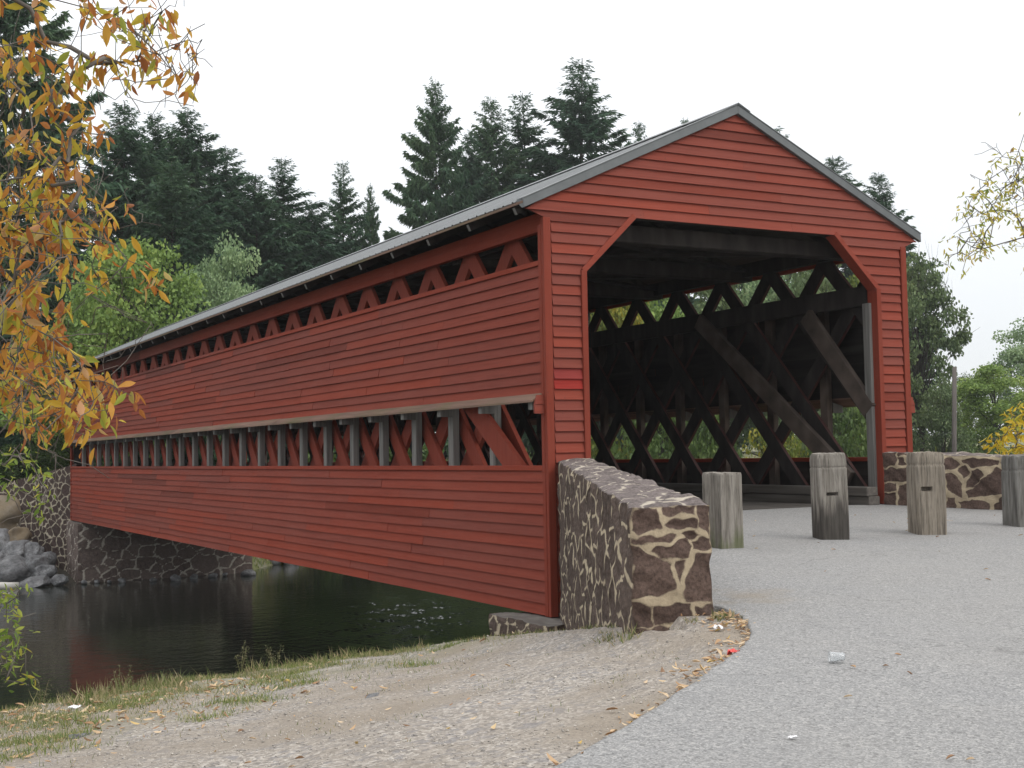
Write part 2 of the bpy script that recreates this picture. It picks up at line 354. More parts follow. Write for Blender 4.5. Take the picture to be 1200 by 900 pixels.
def height(x, y):
    x = np.asarray(x, float); y = np.asarray(y, float)
    zr = zroad(y)
    # left of the road / wing wall: gravel falling to the crest of the bank
    xw_mid = -2.62 + (y + 6.0) * .482
    ye = np.where(x < -2.99, np.interp(x, edge_x, edge_y), np.where(x < -2.6, -6.9 + (x + 2.99) * 2.2, -6.0 + (x + 2.75) * 2.0))
    ze = np.where(x < -2.75, zroad(ye), np.interp(x, [-2.75, .2], [.74, -.22]))
    yc = near_crest(x); zc = crest_z(x)
    t = np.clip((y - ye) / np.maximum(yc - ye, .2), 0, 1)
    zg = ze + (zc - ze) * (t ** 1.15)
    left = np.where(y < -6.0, (y > ye) & (x < -2.2), x < xw_mid) & (x < .3)
    # right of the road
    xr = 6.6 - y * .55
    zrr = np.where(x > xr, zr - np.minimum((x - xr) * .05, .3), zr)
    z = np.where(left, zg, np.where(x > .3, np.where(y < 0, zrr, np.where(x > 5.9, zrr, -.25)), zr))
    near_z = np.where(y > yc, np.maximum(np.where(x > 5.9, zrr, zc) - (y - yc) * .95, -3.2), z)
    fl = far_line(x)
    s = y - fl
    fz = np.where(x < 2.5, np.where(s < 2.6, -1.97 + s * .10, np.where(s < 7, -1.71 + (s - 2.6) * .47, .36 + (s - 7) * .12)), np.where(s < 3.2, -1.95 + s * .72, .35 + (s - 3.2) * .12))
    fz = np.minimum(fz, 1.3 + np.maximum(s, 0) * .012)
    inroad = (x > .5) & (x < 5.3) & (y > 30.6)
    fz = np.where(inroad, 1.04, fz)
    z = np.where(y > 14, np.maximum(fz, -3.2), near_z)
    return z
def hz(x, y): return float(height(np.array([x]), np.array([y]))[0])
def grade(lo, hi, step, out, g=1.22):
    a = np.arange(lo, hi + step / 2, step).tolist(); s = step; p = hi
    while p < out: s *= g; p += s; a.append(p)
    s = step; p = lo; b = []
    while p > -out: s *= g; p -= s; b.append(p)
    return np.array(b[::-1] + a)
gx = grade(-9.5, 9.0, .07, 900, 1.13); gy = grade(-11.5, 3.2, .07, 900, 1.05)
X, Y = np.meshgrid(gx, gy); Z = height(X, Y)
near = (np.hypot(X + 4, Y + 5) < 14)
Z = Z + np.where(near, .012 * vnoise(X, Y, 1) + .006 * vnoise(X * 3.3, Y * 3.3, 2), .05 * vnoise(X / 5, Y / 5, 3))
onroad = (X > np.interp(Y, edge_y[::-1], edge_x[::-1])) if False else None
nv = X.shape
idx = np.arange(X.size).reshape(nv)
Fq = np.stack([idx[:-1, :-1], idx[:-1, 1:], idx[1:, 1:], idx[1:, :-1]], -1).reshape(-1, 4)
yc = near_crest(X); dist_c = yc - Y
green = np.clip(1.15 - dist_c / 2.6, 0, .8) * (Y < 14) * np.clip(.5 + .8 * vnoise(X * .9, Y * .9, 5), 0, 1)
green = np.where(Y > 14, 1, green); green = np.where((X > 6.5) & (Y < 14), .9, green)
mud = np.clip((-.35 - Z) / .5, 0, 1); mud = np.where((Y > 28) & (X > 5.7), mud * .15, mud)
dirt = np.clip(vnoise(X * .5, Y * .9, 8) * .7, 0, .8)
# the sheet dips a little where the asphalt lies on it
ground = link_mesh('ground', np_mesh('ground', np.stack([X.ravel(), Y.ravel(), Z.ravel()], 1), Fq, True,
    {'green': green.ravel(), 'mud': mud.ravel(), 'dirt': dirt.ravel()}), M['ground'])
tag(ground, kind='structure')
# asphalt sheet, clipped to its curved edge
def road_sheet():
    ex = np.concatenate([edge_x, [-2.66, -2.45, -2.32, -2.24, -2.2]]); ey = np.concatenate([edge_y, [-6.81, -6.55, -6.31, -6.1, -5.9]])
    # boundary left x as a function of y, then along the wing wall, then under the deck
    by = np.concatenate([[-60, -20], ey[1:], [-5.6, -.02, 0.25]]); bx = np.concatenate([[-140, -30], ex[1:], [-2.3, .42, .5]])
    o = np.argsort(by); by = by[o]; bx = bx[o]
    ys = np.concatenate([np.linspace(-60, -13, 30)[:-1], np.arange(-13, .19, .06)])
    V = []; n = 90
    for y in ys:
        x0 = np.interp(y, by, bx) + .03 * nz(y * 2.3, 3.1) + .03 * nz(y * 9, 1.7) + .018 * nz(y * 21, 5.2); x1 = 7.4 - y * .55 if y < -.5 else (5.2 if y >= -.02 else 7.4 - y * .55)
        if y >= -.02: x1 = 5.25
        t = np.linspace(0, 1, n) ** 1.6; xs = x0 + (x1 - x0) * t
        zz = zroad(np.full(n, y)) + .004 + .007 * vnoise(xs * .5, np.full(n, y * .5), 4) * (1 if y < -1 else .2) + .026
        zz[0] -= .05
        V.append(np.stack([xs, np.full(n, y), zz], 1))
    V = np.array(V); m = len(ys); idx = np.arange(m * n).reshape(m, n)
    F = np.stack([idx[:-1, :-1], idx[:-1, 1:], idx[1:, 1:], idx[1:, :-1]], -1).reshape(-1, 4)
    return np_mesh('road', V.reshape(-1, 3), F, True), by, bx
me, ROAD_Y, ROAD_X = road_sheet()
tag(link_mesh('road', me, M['asphalt']), kind='structure')
def road_z(x, y): return float(zroad(np.array([y]))[0]) + .03 + .007 * float(vnoise(np.array([x * .5]), np.array([y * .5]), 4)[0])
wx_ = np.concatenate([[-900, -300, -100, -40, -15, -6, -2], np.arange(.2, 9.8, .033), [11, 15, 30, 80, 300, 900]]); wy_ = np.concatenate([[-40, -20, -5, 0, 4, 7], np.arange(8.6, 22.6, .033), [24, 27, 33, 60]])
WX, WY = np.meshgrid(wx_, wy_)
# a breath of wind roughens the water in one place: real ripples there
wr = np.exp(-(((WX - 5.0) * .87 - (WY - 15.2) * .48) / 1.8) ** 2 - (((WX - 5.0) * .48 + (WY - 15.2) * .87) / 5.0) ** 2)
gust = np.clip(vnoise(WX / .9, WY / 1.3, 62) * .8 + .6, .1, 1.3)
WZ = WATER + wr * gust * (.0105 * vnoise(WX / .30 - WY / .7, WY / .19 + WX / .9, 60) + .006 * vnoise(WX / .17, WY / .13, 61))
ii = np.arange(WX.size).reshape(WX.shape); WF = np.stack([ii[:-1, :-1], ii[:-1, 1:], ii[1:, 1:], ii[1:, :-1]], -1).reshape(-1, 4)
tag(link_mesh('river_water', np_mesh('river_water', np.stack([WX.ravel(), WY.ravel(), WZ.ravel()], 1), WF, True), M['water']), kind='structure')

# ------------------------------------------------------------------ the covered bridge
bridge = empty('covered_bridge', (0, 0, 0))
tag(bridge, 'long red wooden covered bridge with lattice trusses and grey metal roof over the river', 'bridge')
ZS, ZH, ZT = 1.715, 2.565, 4.135       # top of low siding, hood line, top of high siding
def side_siding(z0, z1, right):
    mb = MB(); n = round((z1 - z0) / .1245); e = (z1 - z0) / n
    for k in range(n):
        a = z0 + k * e; y = .07
        sag = random.uniform(-.004, .004)
        while y < L - .07:
            ln = random.uniform(2.2, 4.9); y2 = min(y + ln, L - .07)
            if L - y2 < .9: y2 = L - .07
            o = random.uniform(-.0025, .006); d0 = sag + random.uniform(-.007, .006); d1 = sag + random.uniform(-.007, .006)
            pr = [(-.034 - o, -.004), (-.006, -.004), (.008, e * 1.16), (-.009 - o * .5, e * 1.16)]
            pts = [(p[0], y + .0015, a + p[1] + d0) for p in pr] + [(p[0], y2 - random.choice((.0015, .003, .008)), a + p[1] + d1) for p in pr]
            if right: pts = [(W - p[0], p[1], p[2]) for p in pts]
            mb.hexa(pts, 0, [0, 0, 0, 1, 0, 0]); y = y2
    return mb
def front_siding():
    mb = MB(); e = .1235; z = 4.715 - 38 * e
    OP = [(.5456, 4.0518), (1.2585, 4.7149)]
    def left_x(zz): return 0.075 if zz < 4.63 else (-.265 if zz < 4.735 else -.285 + (zz - 4.735) / .4525)
    def open_x(zz):
        if zz <= 4.0518: return .5456 - .005
        if zz >= 4.7149: return 1.2585
        return .5456 + (zz - 4.0518) * (1.2585 - .5456) / (4.7149 - 4.0518)
    for k in range(60):
        a = z + k * e; b = a + e
        if a > 6.135: break
        lo, hi = left_x(a + .001), left_x(b - .001)
        if a > 4.6 and lo < -.2: hi = max(left_x(b + .012), lo)
        segs = []
        if a >= 4.713:
            x = lo; xs = [lo]
            while x < W - lo - 3.0: x += random.uniform(1.6, 3.6); xs.append(x)
            xs = [xs[0]] + [q for q in xs[1:] if q < W - lo - .6] + [W - lo]
            for i in range(len(xs) - 1):
                segs.append((xs[i], xs[i + 1], hi if i == 0 else xs[i], (W - hi) if i == len(xs) - 2 else xs[i + 1]))
        else:
            segs.append((lo, open_x(a), hi, open_x(b)))
            segs.append((W - open_x(a), W - lo, W - open_x(b), W - hi))
        for i, (xa0, xa1, xb0, xb1) in enumerate(segs):
            if xb1 - xb0 < .03: xb0 = xb1 = (xb0 + xb1) / 2
            o = random.uniform(-.002, .004); dz = random.uniform(-.003, .003)
            new = (2.52 < a < 2.76) and i == 0 and a < 4
            pr = [(-.036 - o, 0), (-.006, 0), (.008, e * 1.14), (-.009 - o * .5, e * 1.14)]
            A = [(xa0 + .001, p[0], a + p[1] + dz) if p[1] == 0 else (xb0 + .001, p[0], a + p[1] + dz) for p in pr]
            B = [(xa1 - .001, p[0], a + p[1] + dz) if p[1] == 0 else (xb1 - .001, p[0], a + p[1] + dz) for p in pr]
            mb.hexa(A + B, 0, [2 if new else 0] * 3 + [1] + [2 if new else 0] * 2)
    return mb
for right in (False, True):
    side_siding(0.0, ZS - .05, right).build('side_siding', [M['red_side'], M['raw']], bridge)
    side_siding(ZH, ZT - .06, right).build('side_siding', [M['red_side'], M['raw']], bridge)
    for z in (ZS - .05, ZT - .06):
        mb = MB(); y = .09
        while y < L - .1:
            y2 = min(y + random.uniform(3.4, 5), L - .09)
            if L - y2 < 1: y2 = L - .09
            x0, x1 = (-.044, .055) if not right else (W - .055, W + .044)
            mb.box((x0, y, z), (x1, y2 - .003, z + .06)); y = y2
        mb.build('trim_board', M['red_side'], bridge, bevel=.003)
    # hood along the window band
    mb = MB(); s = -1 if not right else 1; bx = 0 if not right else W; y = .05
    while y < L - .06:
        y2 = min(y + random.uniform(3.2, 4.8), L - .05)
        if L - y2 < 1: y2 = L - .05
        dz = random.uniform(-.006, .006)
        a0 = (bx - s * .0, ZH + .03 + dz); a1 = (bx + s * .185, ZH - .075 + dz)
        mb.hexa([(a0[0], y, a0[1]), (a1[0], y, a1[1]), (a1[0], y, a1[1] - .024), (a0[0], y, a0[1] - .024),
                 (a0[0], y2 - .003, a0[1]), (a1[0], y2 - .003, a1[1]), (a1[0], y2 - .003, a1[1] - .024), (a0[0], y2 - .003, a0[1] - .024)]); y = y2
    mb.build('window_hood', M['hood_wood'], bridge)
    for ya, yb in ((.012, .05), (L - .05, L - .012)):
        mb = MB()
        for k in range(2):
            zz = 2.33 + k * .11; mb.hexa([(bx + s * .005, ya, zz), (bx + s * .165, ya, zz), (bx + s * .165, yb, zz), (bx + s * .005, yb, zz),
                     (bx + s * .005, ya + .008, zz + .108), (bx + s * (.165 if k == 0 else .13), ya + .008, zz + .108), (bx + s * (.165 if k == 0 else .13), yb, zz + .108), (bx + s * .005, yb, zz + .108)])
        mb.build('hood_cheek', M['red_front'], bridge)
    # grey nailer posts of the band and the hood brackets over them
    for k in range(24):
        y = (1.44 if right else 1.58) + 1.2 * k
        mb = MB(); x0, x1 = (.095, .195) if not right else (W - .195, W - .095)
        mb.box((x0, y - .075, .25), (x1, y + .075, 4.0)); mb.build('window_post', M['brace_wood' if right else 'grey_post'], bridge, bevel=.006)
    for k in range(26):
        y = .25 + 1.2 * k if k else .17
        mb = MB(); mb.hexa([(bx - s * .05, y - .05, ZH - .185), (bx + s * .14, y - .05, ZH - .185), (bx + s * .14, y + .05, ZH - .185), (bx - s * .05, y + .05, ZH - .185),
                     (bx - s * .05, y - .05, ZH - .03), (bx + s * .14, y - .05, ZH - .085), (bx + s * .14, y + .05, ZH - .085), (bx - s * .05, y + .05, ZH - .03)])
        mb.build('hood_bracket', M['grey_post'], bridge)
    # truss of crossed planks
    tr = empty('truss', (0, 0, 0)); tr.parent = bridge
    tx = .22 if not right else W - .40
    red_out = 1 if not right else 0
    for layer in (0, 1):
        cx = tx + .05 + layer * .07
        for k in range(-1, 31):
            if layer == 0: ya = (1.08 if right else 1.15) + 1.2 * k; sl = 1.1
            else: ya = (1.32 if right else 1.46) + 1.2 * k; sl = -1.1
            zt, zb = 4.70, .12
            yt = ya + (zt - 4.47) / sl; yb = ya + (zb - 4.47) / sl
            lo, hi = .22, L - .22
            def clip(y, z):
                if y < lo: z += (lo - y) * sl; y = lo
                if y > hi: z += (hi - y) * sl; y = hi
                return y, z
            if max(yt, yb) < lo + .15 or min(yt, yb) > hi - .15: continue
            a = clip(yb, zb); b = clip(yt, zt)
            if abs(a[1] - b[1]) < .35: continue
            mb = MB()
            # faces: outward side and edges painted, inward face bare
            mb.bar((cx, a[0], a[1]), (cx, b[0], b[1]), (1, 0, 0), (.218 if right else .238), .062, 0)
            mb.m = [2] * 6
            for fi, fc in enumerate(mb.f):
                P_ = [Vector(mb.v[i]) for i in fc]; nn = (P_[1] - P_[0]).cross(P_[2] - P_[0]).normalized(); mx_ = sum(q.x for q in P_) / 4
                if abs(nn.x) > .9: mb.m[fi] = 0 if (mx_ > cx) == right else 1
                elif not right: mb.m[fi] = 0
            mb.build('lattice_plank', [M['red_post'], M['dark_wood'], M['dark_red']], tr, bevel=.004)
    ch = []
    xin = tx + .175 if not right else tx - .05
    for z0, z1 in ((3.83, 4.10), (.16, .44), (.72, 1.0)):
        mb = MB(); y = .2
        while y < L - .2:
            y2 = min(y + random.uniform(4, 6), L - .2); mb.box((xin - .045, y, z0), (xin + .045, y2 - .004, z1)); y = y2
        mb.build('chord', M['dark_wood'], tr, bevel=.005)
    xo = tx - .05 if not right else tx + .18
    for z0, z1, mm in ((4.53, 4.76, 'red_side'), (.3, .58, 'red_side')):
        mb = MB(); y = .1
        while y < L - .1:
            y2 = min(y + random.uniform(4.5, 6), L - .1)
            if L - y2 < 1: y2 = L - .1
            mb.box((xo - .042, y, z0), (xo + .042, y2 - .003, z1)); y = y2
        mb.build('chord', M[mm], tr, bevel=.005)
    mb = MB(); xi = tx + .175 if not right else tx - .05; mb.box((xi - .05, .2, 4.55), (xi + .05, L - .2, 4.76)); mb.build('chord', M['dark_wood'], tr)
    # end braces
    mb = MB()
    if not right: mb.bar((.05, .32, 1.30), (.05, 2.6, 2.92), (1, 0, 0), .30, .07); mb.build('end_brace', M['red_post'], tr, bevel=.005)
    else:
        mb.bar((W - .53, .60, 1.42), (W - .53, 3.95, 3.98), (1, 0, 0), .25, .09); mb.build('end_brace', M['brace_wood'], tr, bevel=.008)
        mb = MB(); mb.bar((W - .55, .13, 2.36), (W - .55, 1.36, 3.8), (1, 0, 0), .25, .085); mb.build('end_brace', M['brace_wood'], tr, bevel=.008)
    mb = MB(); xg = W - .53 if right else .53
    mb.box((xg - .06, .06, 1.30), (xg + .06, .19, 3.84)); mb.build('end_post', M['grey_post'], tr, bevel=.006)
    # curb timber on the deck and inner rail
    xc = 5.0 if right else W - 5.0
    for z0, z1, dx in ((1.21, 1.33, 0), (1.085, 1.205, .03)):
        mb = MB(); mb.box((xc - .1 + (dx if right else -dx), -.06, z0), (xc + .1 + (dx if right else -dx), L + .05, z1)); mb.build('curb_timber', M['deck_wood'], bridge, bevel=.008)
    # rafters: tails show under the eave
    for k in range(26):
        y = .19 + 1.2 * k; y = min(y, L - .1)
        a = Vector((-.285 if not right else W + .285, y, 4.715)); b = Vector((W / 2, y, 4.715 + (W / 2 + .285) * .4577))
        mb = MB(); mb.bar(a, b, (0, 1, 0), .085, .06, 0); mb.m[0] = 1; mb.build('rafter', [M['raw'], M['grey_post']], bridge)
# portals
def portal(parent):
    o = front_siding().build('portal_siding', [M['red_front'], M['raw'], M['red_new']], parent)
    for s in (0, 1):
        q = lambda x: x if s == 0 else W - x
        mb = MB(); x0, x1 = sorted((q(-.04), q(.06))); mb.box((x0, -.044, -.02), (x1, .014, 4.63)); x0, x1 = sorted((q(-.046), q(-.002))); mb.box((x0, .0145, -.02), (x1, .085, 4.55))
        mb.build('corner_board', M['red_post'], parent, bevel=.004)
        mb = MB(); x0, x1 = sorted((q(.468), q(.5456))); mb.box((x0, -.055, 1.10 if s else .8), (x1, .13, 4.03)); mb.build('jamb', M['red_post'], parent, bevel=.004)
        mb = MB(); a = Vector((q(.50), .036, 4.02)); b = Vector((q(1.255), .036, 4.735)); mb.bar(a, b, (0, 1, 0), .07, .18); mb.build('opening_brace', M['red_front'], parent, bevel=.004)
    mb = MB(); mb.box((1.2, .02, 4.72), (W - 1.2, .14, 4.88)); mb.build('lintel', M['dark_wood'], parent)
    # metal rake trim
    for s in (0, 1):
        q = lambda x: x if s == 0 else W - x
        mb = MB(); sl = .4577
        p = [(q(-.31), 4.785), (q(W / 2), 4.785 + (W / 2 + .31) * sl)]
        ring = lambda pt: [(pt[0], -.075, pt[1] - .068), (pt[0], -.02, pt[1] - .068), (pt[0], .14, pt[1] + .045), (pt[0], -.072, pt[1] + .045)]
        mb.hexa(ring(p[0]) + ring(p[1])); mb.build('rake_trim', M['flash'], parent, bevel=.004)
        mb = MB(); ring = lambda pt: [(pt[0], -.08, pt[1] + .0465), (pt[0], .10, pt[1] + .0465), (pt[0], .10, pt[1] + .056), (pt[0], -.08, pt[1] + .056)]
        mb.hexa(ring(p[0]) + ring(p[1])); mb.build('rake_cap', M['metal'], parent)
portal(bridge)
far = [c for c in list(bridge.children) if c.name.split('.')[0] in ('portal_siding', 'corner_board', 'jamb', 'opening_brace', 'lintel', 'rake_trim', 'rake_cap')]
for c in far:
    d = c.copy(); C.objects.link(d); d.parent = bridge; d.location = (W, L, 0); d.rotation_euler = (0, 0, math.pi)
# roof sheets with ribs
def roof_slope(right):
    ys = []; hs = []; y = -.055; e = .229
    while y < L + .055:
        for dy, h in ((0, 0), (.012, .015), (.034, .015), (.046, 0), (.12, .0035), (.135, .0035)):
            ys.append(y + dy); hs.append(h)
        y += e
    ys = np.clip(np.array(ys), -.055, L + .055); hs = np.array(hs)
    sl = .4577; n = len(ys); rows = 5; V = []
    nx, nzv = (-sl, 1) if not right else (sl, 1); ln = math.hypot(nx, nzv); nx /= ln; nzv /= ln
    for r in range(rows):
        t = r / (rows - 1); x = -.31 + t * (W / 2 + .31); z = 4.80 + (x + .31) * sl
        xx = x if not right else W - x
        V.append(np.stack([xx + nx * hs, ys, z + nzv * (hs + .012)], 1))
    V = np.array(V); idx = np.arange(rows * n).reshape(rows, n)
    F = np.stack([idx[:-1, :-1], idx[:-1, 1:], idx[1:, 1:], idx[1:, :-1]], -1).reshape(-1, 4)
    if not right: F = F[:, ::-1]
    V = V.reshape(-1, 3)
    # underside sheet
    U = []
    for x, z in ((-.31, 4.80), (W / 2, 4.80 + (W / 2 + .31) * sl)):
        xx = x if not right else W - x
        U += [(xx, -.05, z + .004), (xx, L + .05, z + .004)]
    b = len(V); V = np.concatenate([V, np.array(U)]); F2 = np.array([[b, b + 1, b + 3, b + 2]])
    if right: F2 = F2[:, ::-1]
    F3 = []
    top = np.arange(n)
    return np_mesh('roof_sheet', V, [F, F2], False)
for right in (False, True):
    o = link_mesh('roof_sheet', roof_slope(right), M['metal'], bridge)
    mb = MB(); q = lambda x: x if not right else W - x
    ring = lambda y: [(q(-.295), y, 4.775), (q(-.295), y, 4.800), (q(W / 2), y, 4.800 + (W / 2 + .295) * .4577), (q(W / 2), y, 4.775 + (W / 2 + .295) * .4577)]
    mb.hexa(ring(-.03) + ring(L + .03)); mb.build('roof_boards', M['soffit'], bridge)
    mb = MB(); x0, x1 = sorted((q(-.312), q(-.297))); mb.box((x0, -.05, 4.772), (x1, L + .05, 4.803)); mb.build('eave_strip', M['hood_wood'], bridge)
mb = MB(); zt = 4.80 + (W / 2 + .31) * .4577
for s in (-1, 1):
    mb.hexa([(W / 2, -.09, zt + .045), (W / 2 + s * .19, -.09, zt - .045), (W / 2 + s * .19, -.09, zt - .035), (W / 2, -.09, zt + .057),
             (W / 2, L + .09, zt + .045), (W / 2 + s * .19, L + .09, zt - .045), (W / 2 + s * .19, L + .09, zt - .035), (W / 2, L + .09, zt + .057)])
mb.build('ridge_cap', M['metal'], bridge)
# inside: cross beams, wind bracing, floor
for k in range(13):
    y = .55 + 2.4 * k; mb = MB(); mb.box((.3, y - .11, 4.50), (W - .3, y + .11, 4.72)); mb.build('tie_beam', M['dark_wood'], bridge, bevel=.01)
for k in range(12):
    for s in (0, 1):
        y0 = .65 + 2.4 * k; y1 = y0 + 2.2; a, b = (.45, W - .45) if s else (W - .45, .45)
        mb = MB(); mb.bar((a, y0, 4.60 + .05 * s), (b, y1, 4.60 + .05 * s), (0, 0, 1), .17, .045); mb.build('wind_brace', M['dark_wood'], bridge)
mb = MB(); x = .62
while x < W - .65:
    mb.box((x, -.015, 1.03 + random.uniform(0, .004)), (x + .196, L, 1.083 + random.uniform(-.003, .003))); x += .2
mb.build('deck_planks', M['deck_wood'], bridge)
mb = MB(); mb.box((.6, -.05, .8), (W - .5, -.02, 1.07)); mb.build('threshold', M['dark_wood'], bridge)
for k in range(16):
    y = .5 + 1.96 * k; mb = MB(); mb.box((.45, y - .12, .74), (W - .45, y + .12, 1.02)); mb.build('floor_beam', M['dark_wood'], bridge)

# ------------------------------------------------------------------ stonework
def stone_patch(P00, P10, P11, P01, step, cell, seed, stretch=1.25, amp=.022, mid=0, polys=None, umax=0):
    """bilinear quad of fieldstone: returns V, F, ed, tone. n faces by right hand rule P00->P10->P01"""
    P00, P10, P11, P01 = [np.array(p, float) for p in (P00, P10, P11, P01)]
    lu = max(np.linalg.norm(P10 - P00), np.linalg.norm(P11 - P01)); lv = max(np.linalg.norm(P01 - P00), np.linalg.norm(P11 - P10))
    nu = max(2, int(lu / step) + 1); nv_ = max(2, int(lv / step) + 1)
    s, t = np.meshgrid(np.linspace(0, 1, nu), np.linspace(0, 1, nv_))
    B = ((1 - s) * (1 - t))[..., None] * P00 + (s * (1 - t))[..., None] * P10 + (s * t)[..., None] * P11 + ((1 - s) * t)[..., None] * P01
    u = s * lu; hloc = np.linalg.norm((1 - s)[..., None] * (P01 - P00) + s[..., None] * (P11 - P10), axis=-1); v = t * hloc
    rg = np.random.default_rng(seed); pts = []
    # seeds of mixed size, dart throwing with individual radii
    tries = int(30 * lu * lv / cell ** 2)
    for _ in range(tries):
        p = np.array([rg.uniform(-.05, lu + .05), rg.uniform(-.05, lv + .05)]); r = cell * rg.choice([.36, .55, .8, 1.05], p=[.3, .35, .25, .1])
        if all(math.hypot((p[0] - q[0]) / stretch, p[1] - q[1]) > (r + q[2]) * .92 for q in pts): pts.append((p[0], p[1], r))
        if len(pts) > 900: break
    q = np.array(pts)
    wu = u + .10 * cell * vnoise(u / cell * .9, v / cell * .9, seed + 1); wv = v + .10 * cell * vnoise(u / cell * .9, v / cell * .9, seed + 2)
    U = wu.ravel()[:, None] / stretch; Vv = wv.ravel()[:, None]
    ed = np.empty(U.shape[0]); own = np.empty(U.shape[0], int)
    for c0 in range(0, U.shape[0], 20000):
        d2 = (U[c0:c0 + 20000] - q[:, 0] / stretch) ** 2 + (Vv[c0:c0 + 20000] - q[:, 1]) ** 2 - q[:, 2] ** 2 * .8
        ar = np.argpartition(d2, 3, axis=1)[:, :4]; dd = np.take_along_axis(d2, ar, 1); o = np.argsort(dd, 1); ar = np.take_along_axis(ar, o, 1); dd = np.take_along_axis(dd, o, 1)
        best = np.full(len(dd), 9.)
        for j in (1, 2, 3):
            sep = np.hypot((q[ar[:, 0], 0] - q[ar[:, j], 0]) / stretch, q[ar[:, 0], 1] - q[ar[:, j], 1]) + 1e-6
            best = np.minimum(best, (dd[:, j] - dd[:, 0]) / (2 * sep))
        ed[c0:c0 + 20000] = best; own[c0:c0 + 20000] = ar[:, 0]
    if polys is not None:          # hand-laid angular stones, (u, v) in metres; beyond umax the random bond goes on
        uu = (u + .012 * vnoise(u / .13, v / .13, seed + 7)).ravel(); vv = (v + .012 * vnoise(u / .13, v / .13, seed + 8)).ravel()
        e2 = np.full(uu.shape, -.05); own2 = np.zeros(uu.shape, int)
        for k, pl in enumerate(polys):
            pl = np.array(pl, float); ar = .5 * np.sum(pl[:, 0] * np.roll(pl[:, 1], -1) - np.roll(pl[:, 0], -1) * pl[:, 1])
            if ar < 0: pl = pl[::-1]
            dmin = np.full(uu.shape, 9.)
            for a, b in zip(pl, np.roll(pl, -1, 0)):
                nx, ny = b[1] - a[1], a[0] - b[0]; ln = math.hypot(nx, ny) + 1e-9
                dmin = np.minimum(dmin, ((a[0] - uu) * nx + (a[1] - vv) * ny) / ln)
            m = dmin > e2; e2[m] = dmin[m]; own2[m] = k
        k = (u.ravel() < umax) if umax else np.ones(uu.shape, bool)
        ed = np.where(k, e2 + .016, ed); own = np.where(k, own2 % len(q), own)
    tone = rg.uniform(0, 1, len(q))[own]; lift = rg.uniform(.5, 1.3, len(q))[own]
    n = np.cross(P10 - P00, P01 - P00); n /= np.linalg.norm(n)
    prof = np.clip((ed - .010) / .030, 0, 1); prof = prof * prof * (3 - 2 * prof)
    bd = np.minimum(np.minimum(u, lu - u), np.minimum(v, hloc - v)); fade = np.clip(bd / .035, 0, 1).ravel()
    rough = .35 * vnoise(u / .16, v / .16, seed + 4).ravel() + .2 * vnoise(u / .06, v / .06, seed + 5).ravel()
    disp = (amp * prof * (lift - .7) + .008 * (1 - prof) + amp * .5 * rough * prof) * fade - (1 - fade) * .004
    V = B.reshape(-1, 3) + n * disp[:, None]
    idx = np.arange(u.size).reshape(u.shape)
    F = np.stack([idx[:-1, :-1], idx[:-1, 1:], idx[1:, 1:], idx[1:, :-1]], -1).reshape(-1, 4)
    return V, F, ed, tone, mid
def stone_object(name, patches, mats, parent=None):
    Vs, Fs, E, T, Mi = [], [], [], [], []; b = 0
    for V, F, ed, tone, mid in patches:
        Vs.append(V); Fs.append(F + b); E.append(ed); T.append(tone); Mi += [mid] * len(F); b += len(V)
    VV = np.concatenate(Vs)
    V0 = VV.copy(); a_, b_, c_ = V0.T      # settled, uneven masonry: one drift for every face so that edges stay closed
    for ax in range(3):
        VV[:, ax] += .012 * vnoise(a_ * 1.9 + c_ * .7, b_ * 1.9 - c_ * 1.3, 90 + ax) + .007 * vnoise(a_ * 4.5 + c_ * 3.1, b_ * 4.5 - c_ * 4.3, 95 + ax)
    me = np_mesh(name, VV, np.concatenate(Fs), True, {'ed': np.concatenate(E), 'tone': np.concatenate(T)}, Mi)
    return link_mesh(name, me, mats, parent)
# wing wall at the near left corner. left line A->B (end to bridge), right line
END = [[(420,390),(470,385),(478,435),(440,452),(422,445)], [(484,388),(556,383),(552,402),(486,407)], [(562,385),(590,380),(588,458),(566,432)], [(490,430),(505,417),(556,417),(560,437),(500,441)],
    [(425,462),(440,459),(512,454),(514,466),(470,473),(426,474)], [(522,452),(555,446),(562,460),(535,466)], [(466,490),(535,473),(541,490),(535,516),(505,523),(478,509)], [(546,471),(590,467),(590,497),(548,499)],
    [(420,488),(435,483),(505,534),(509,600),(470,613),(420,613)], [(514,530),(530,525),(532,547),(520,577)], [(552,512),(594,507),(596,630),(528,633),(521,605),(540,560)], [(420,625),(430,625),(460,640),(462,690),(418,695)],
    [(468,640),(535,638),(535,680),(470,685)], [(545,642),(606,638),(606,668),(545,678)], [(418,702),(500,694),(505,800),(418,800)], [(510,690),(606,680),(606,800),(512,800)]]
END = [[((x - 420) / 172 * .53, (1 - (y - 382) / 308 * .55) * 1.41) for x, y in p] for p in END]
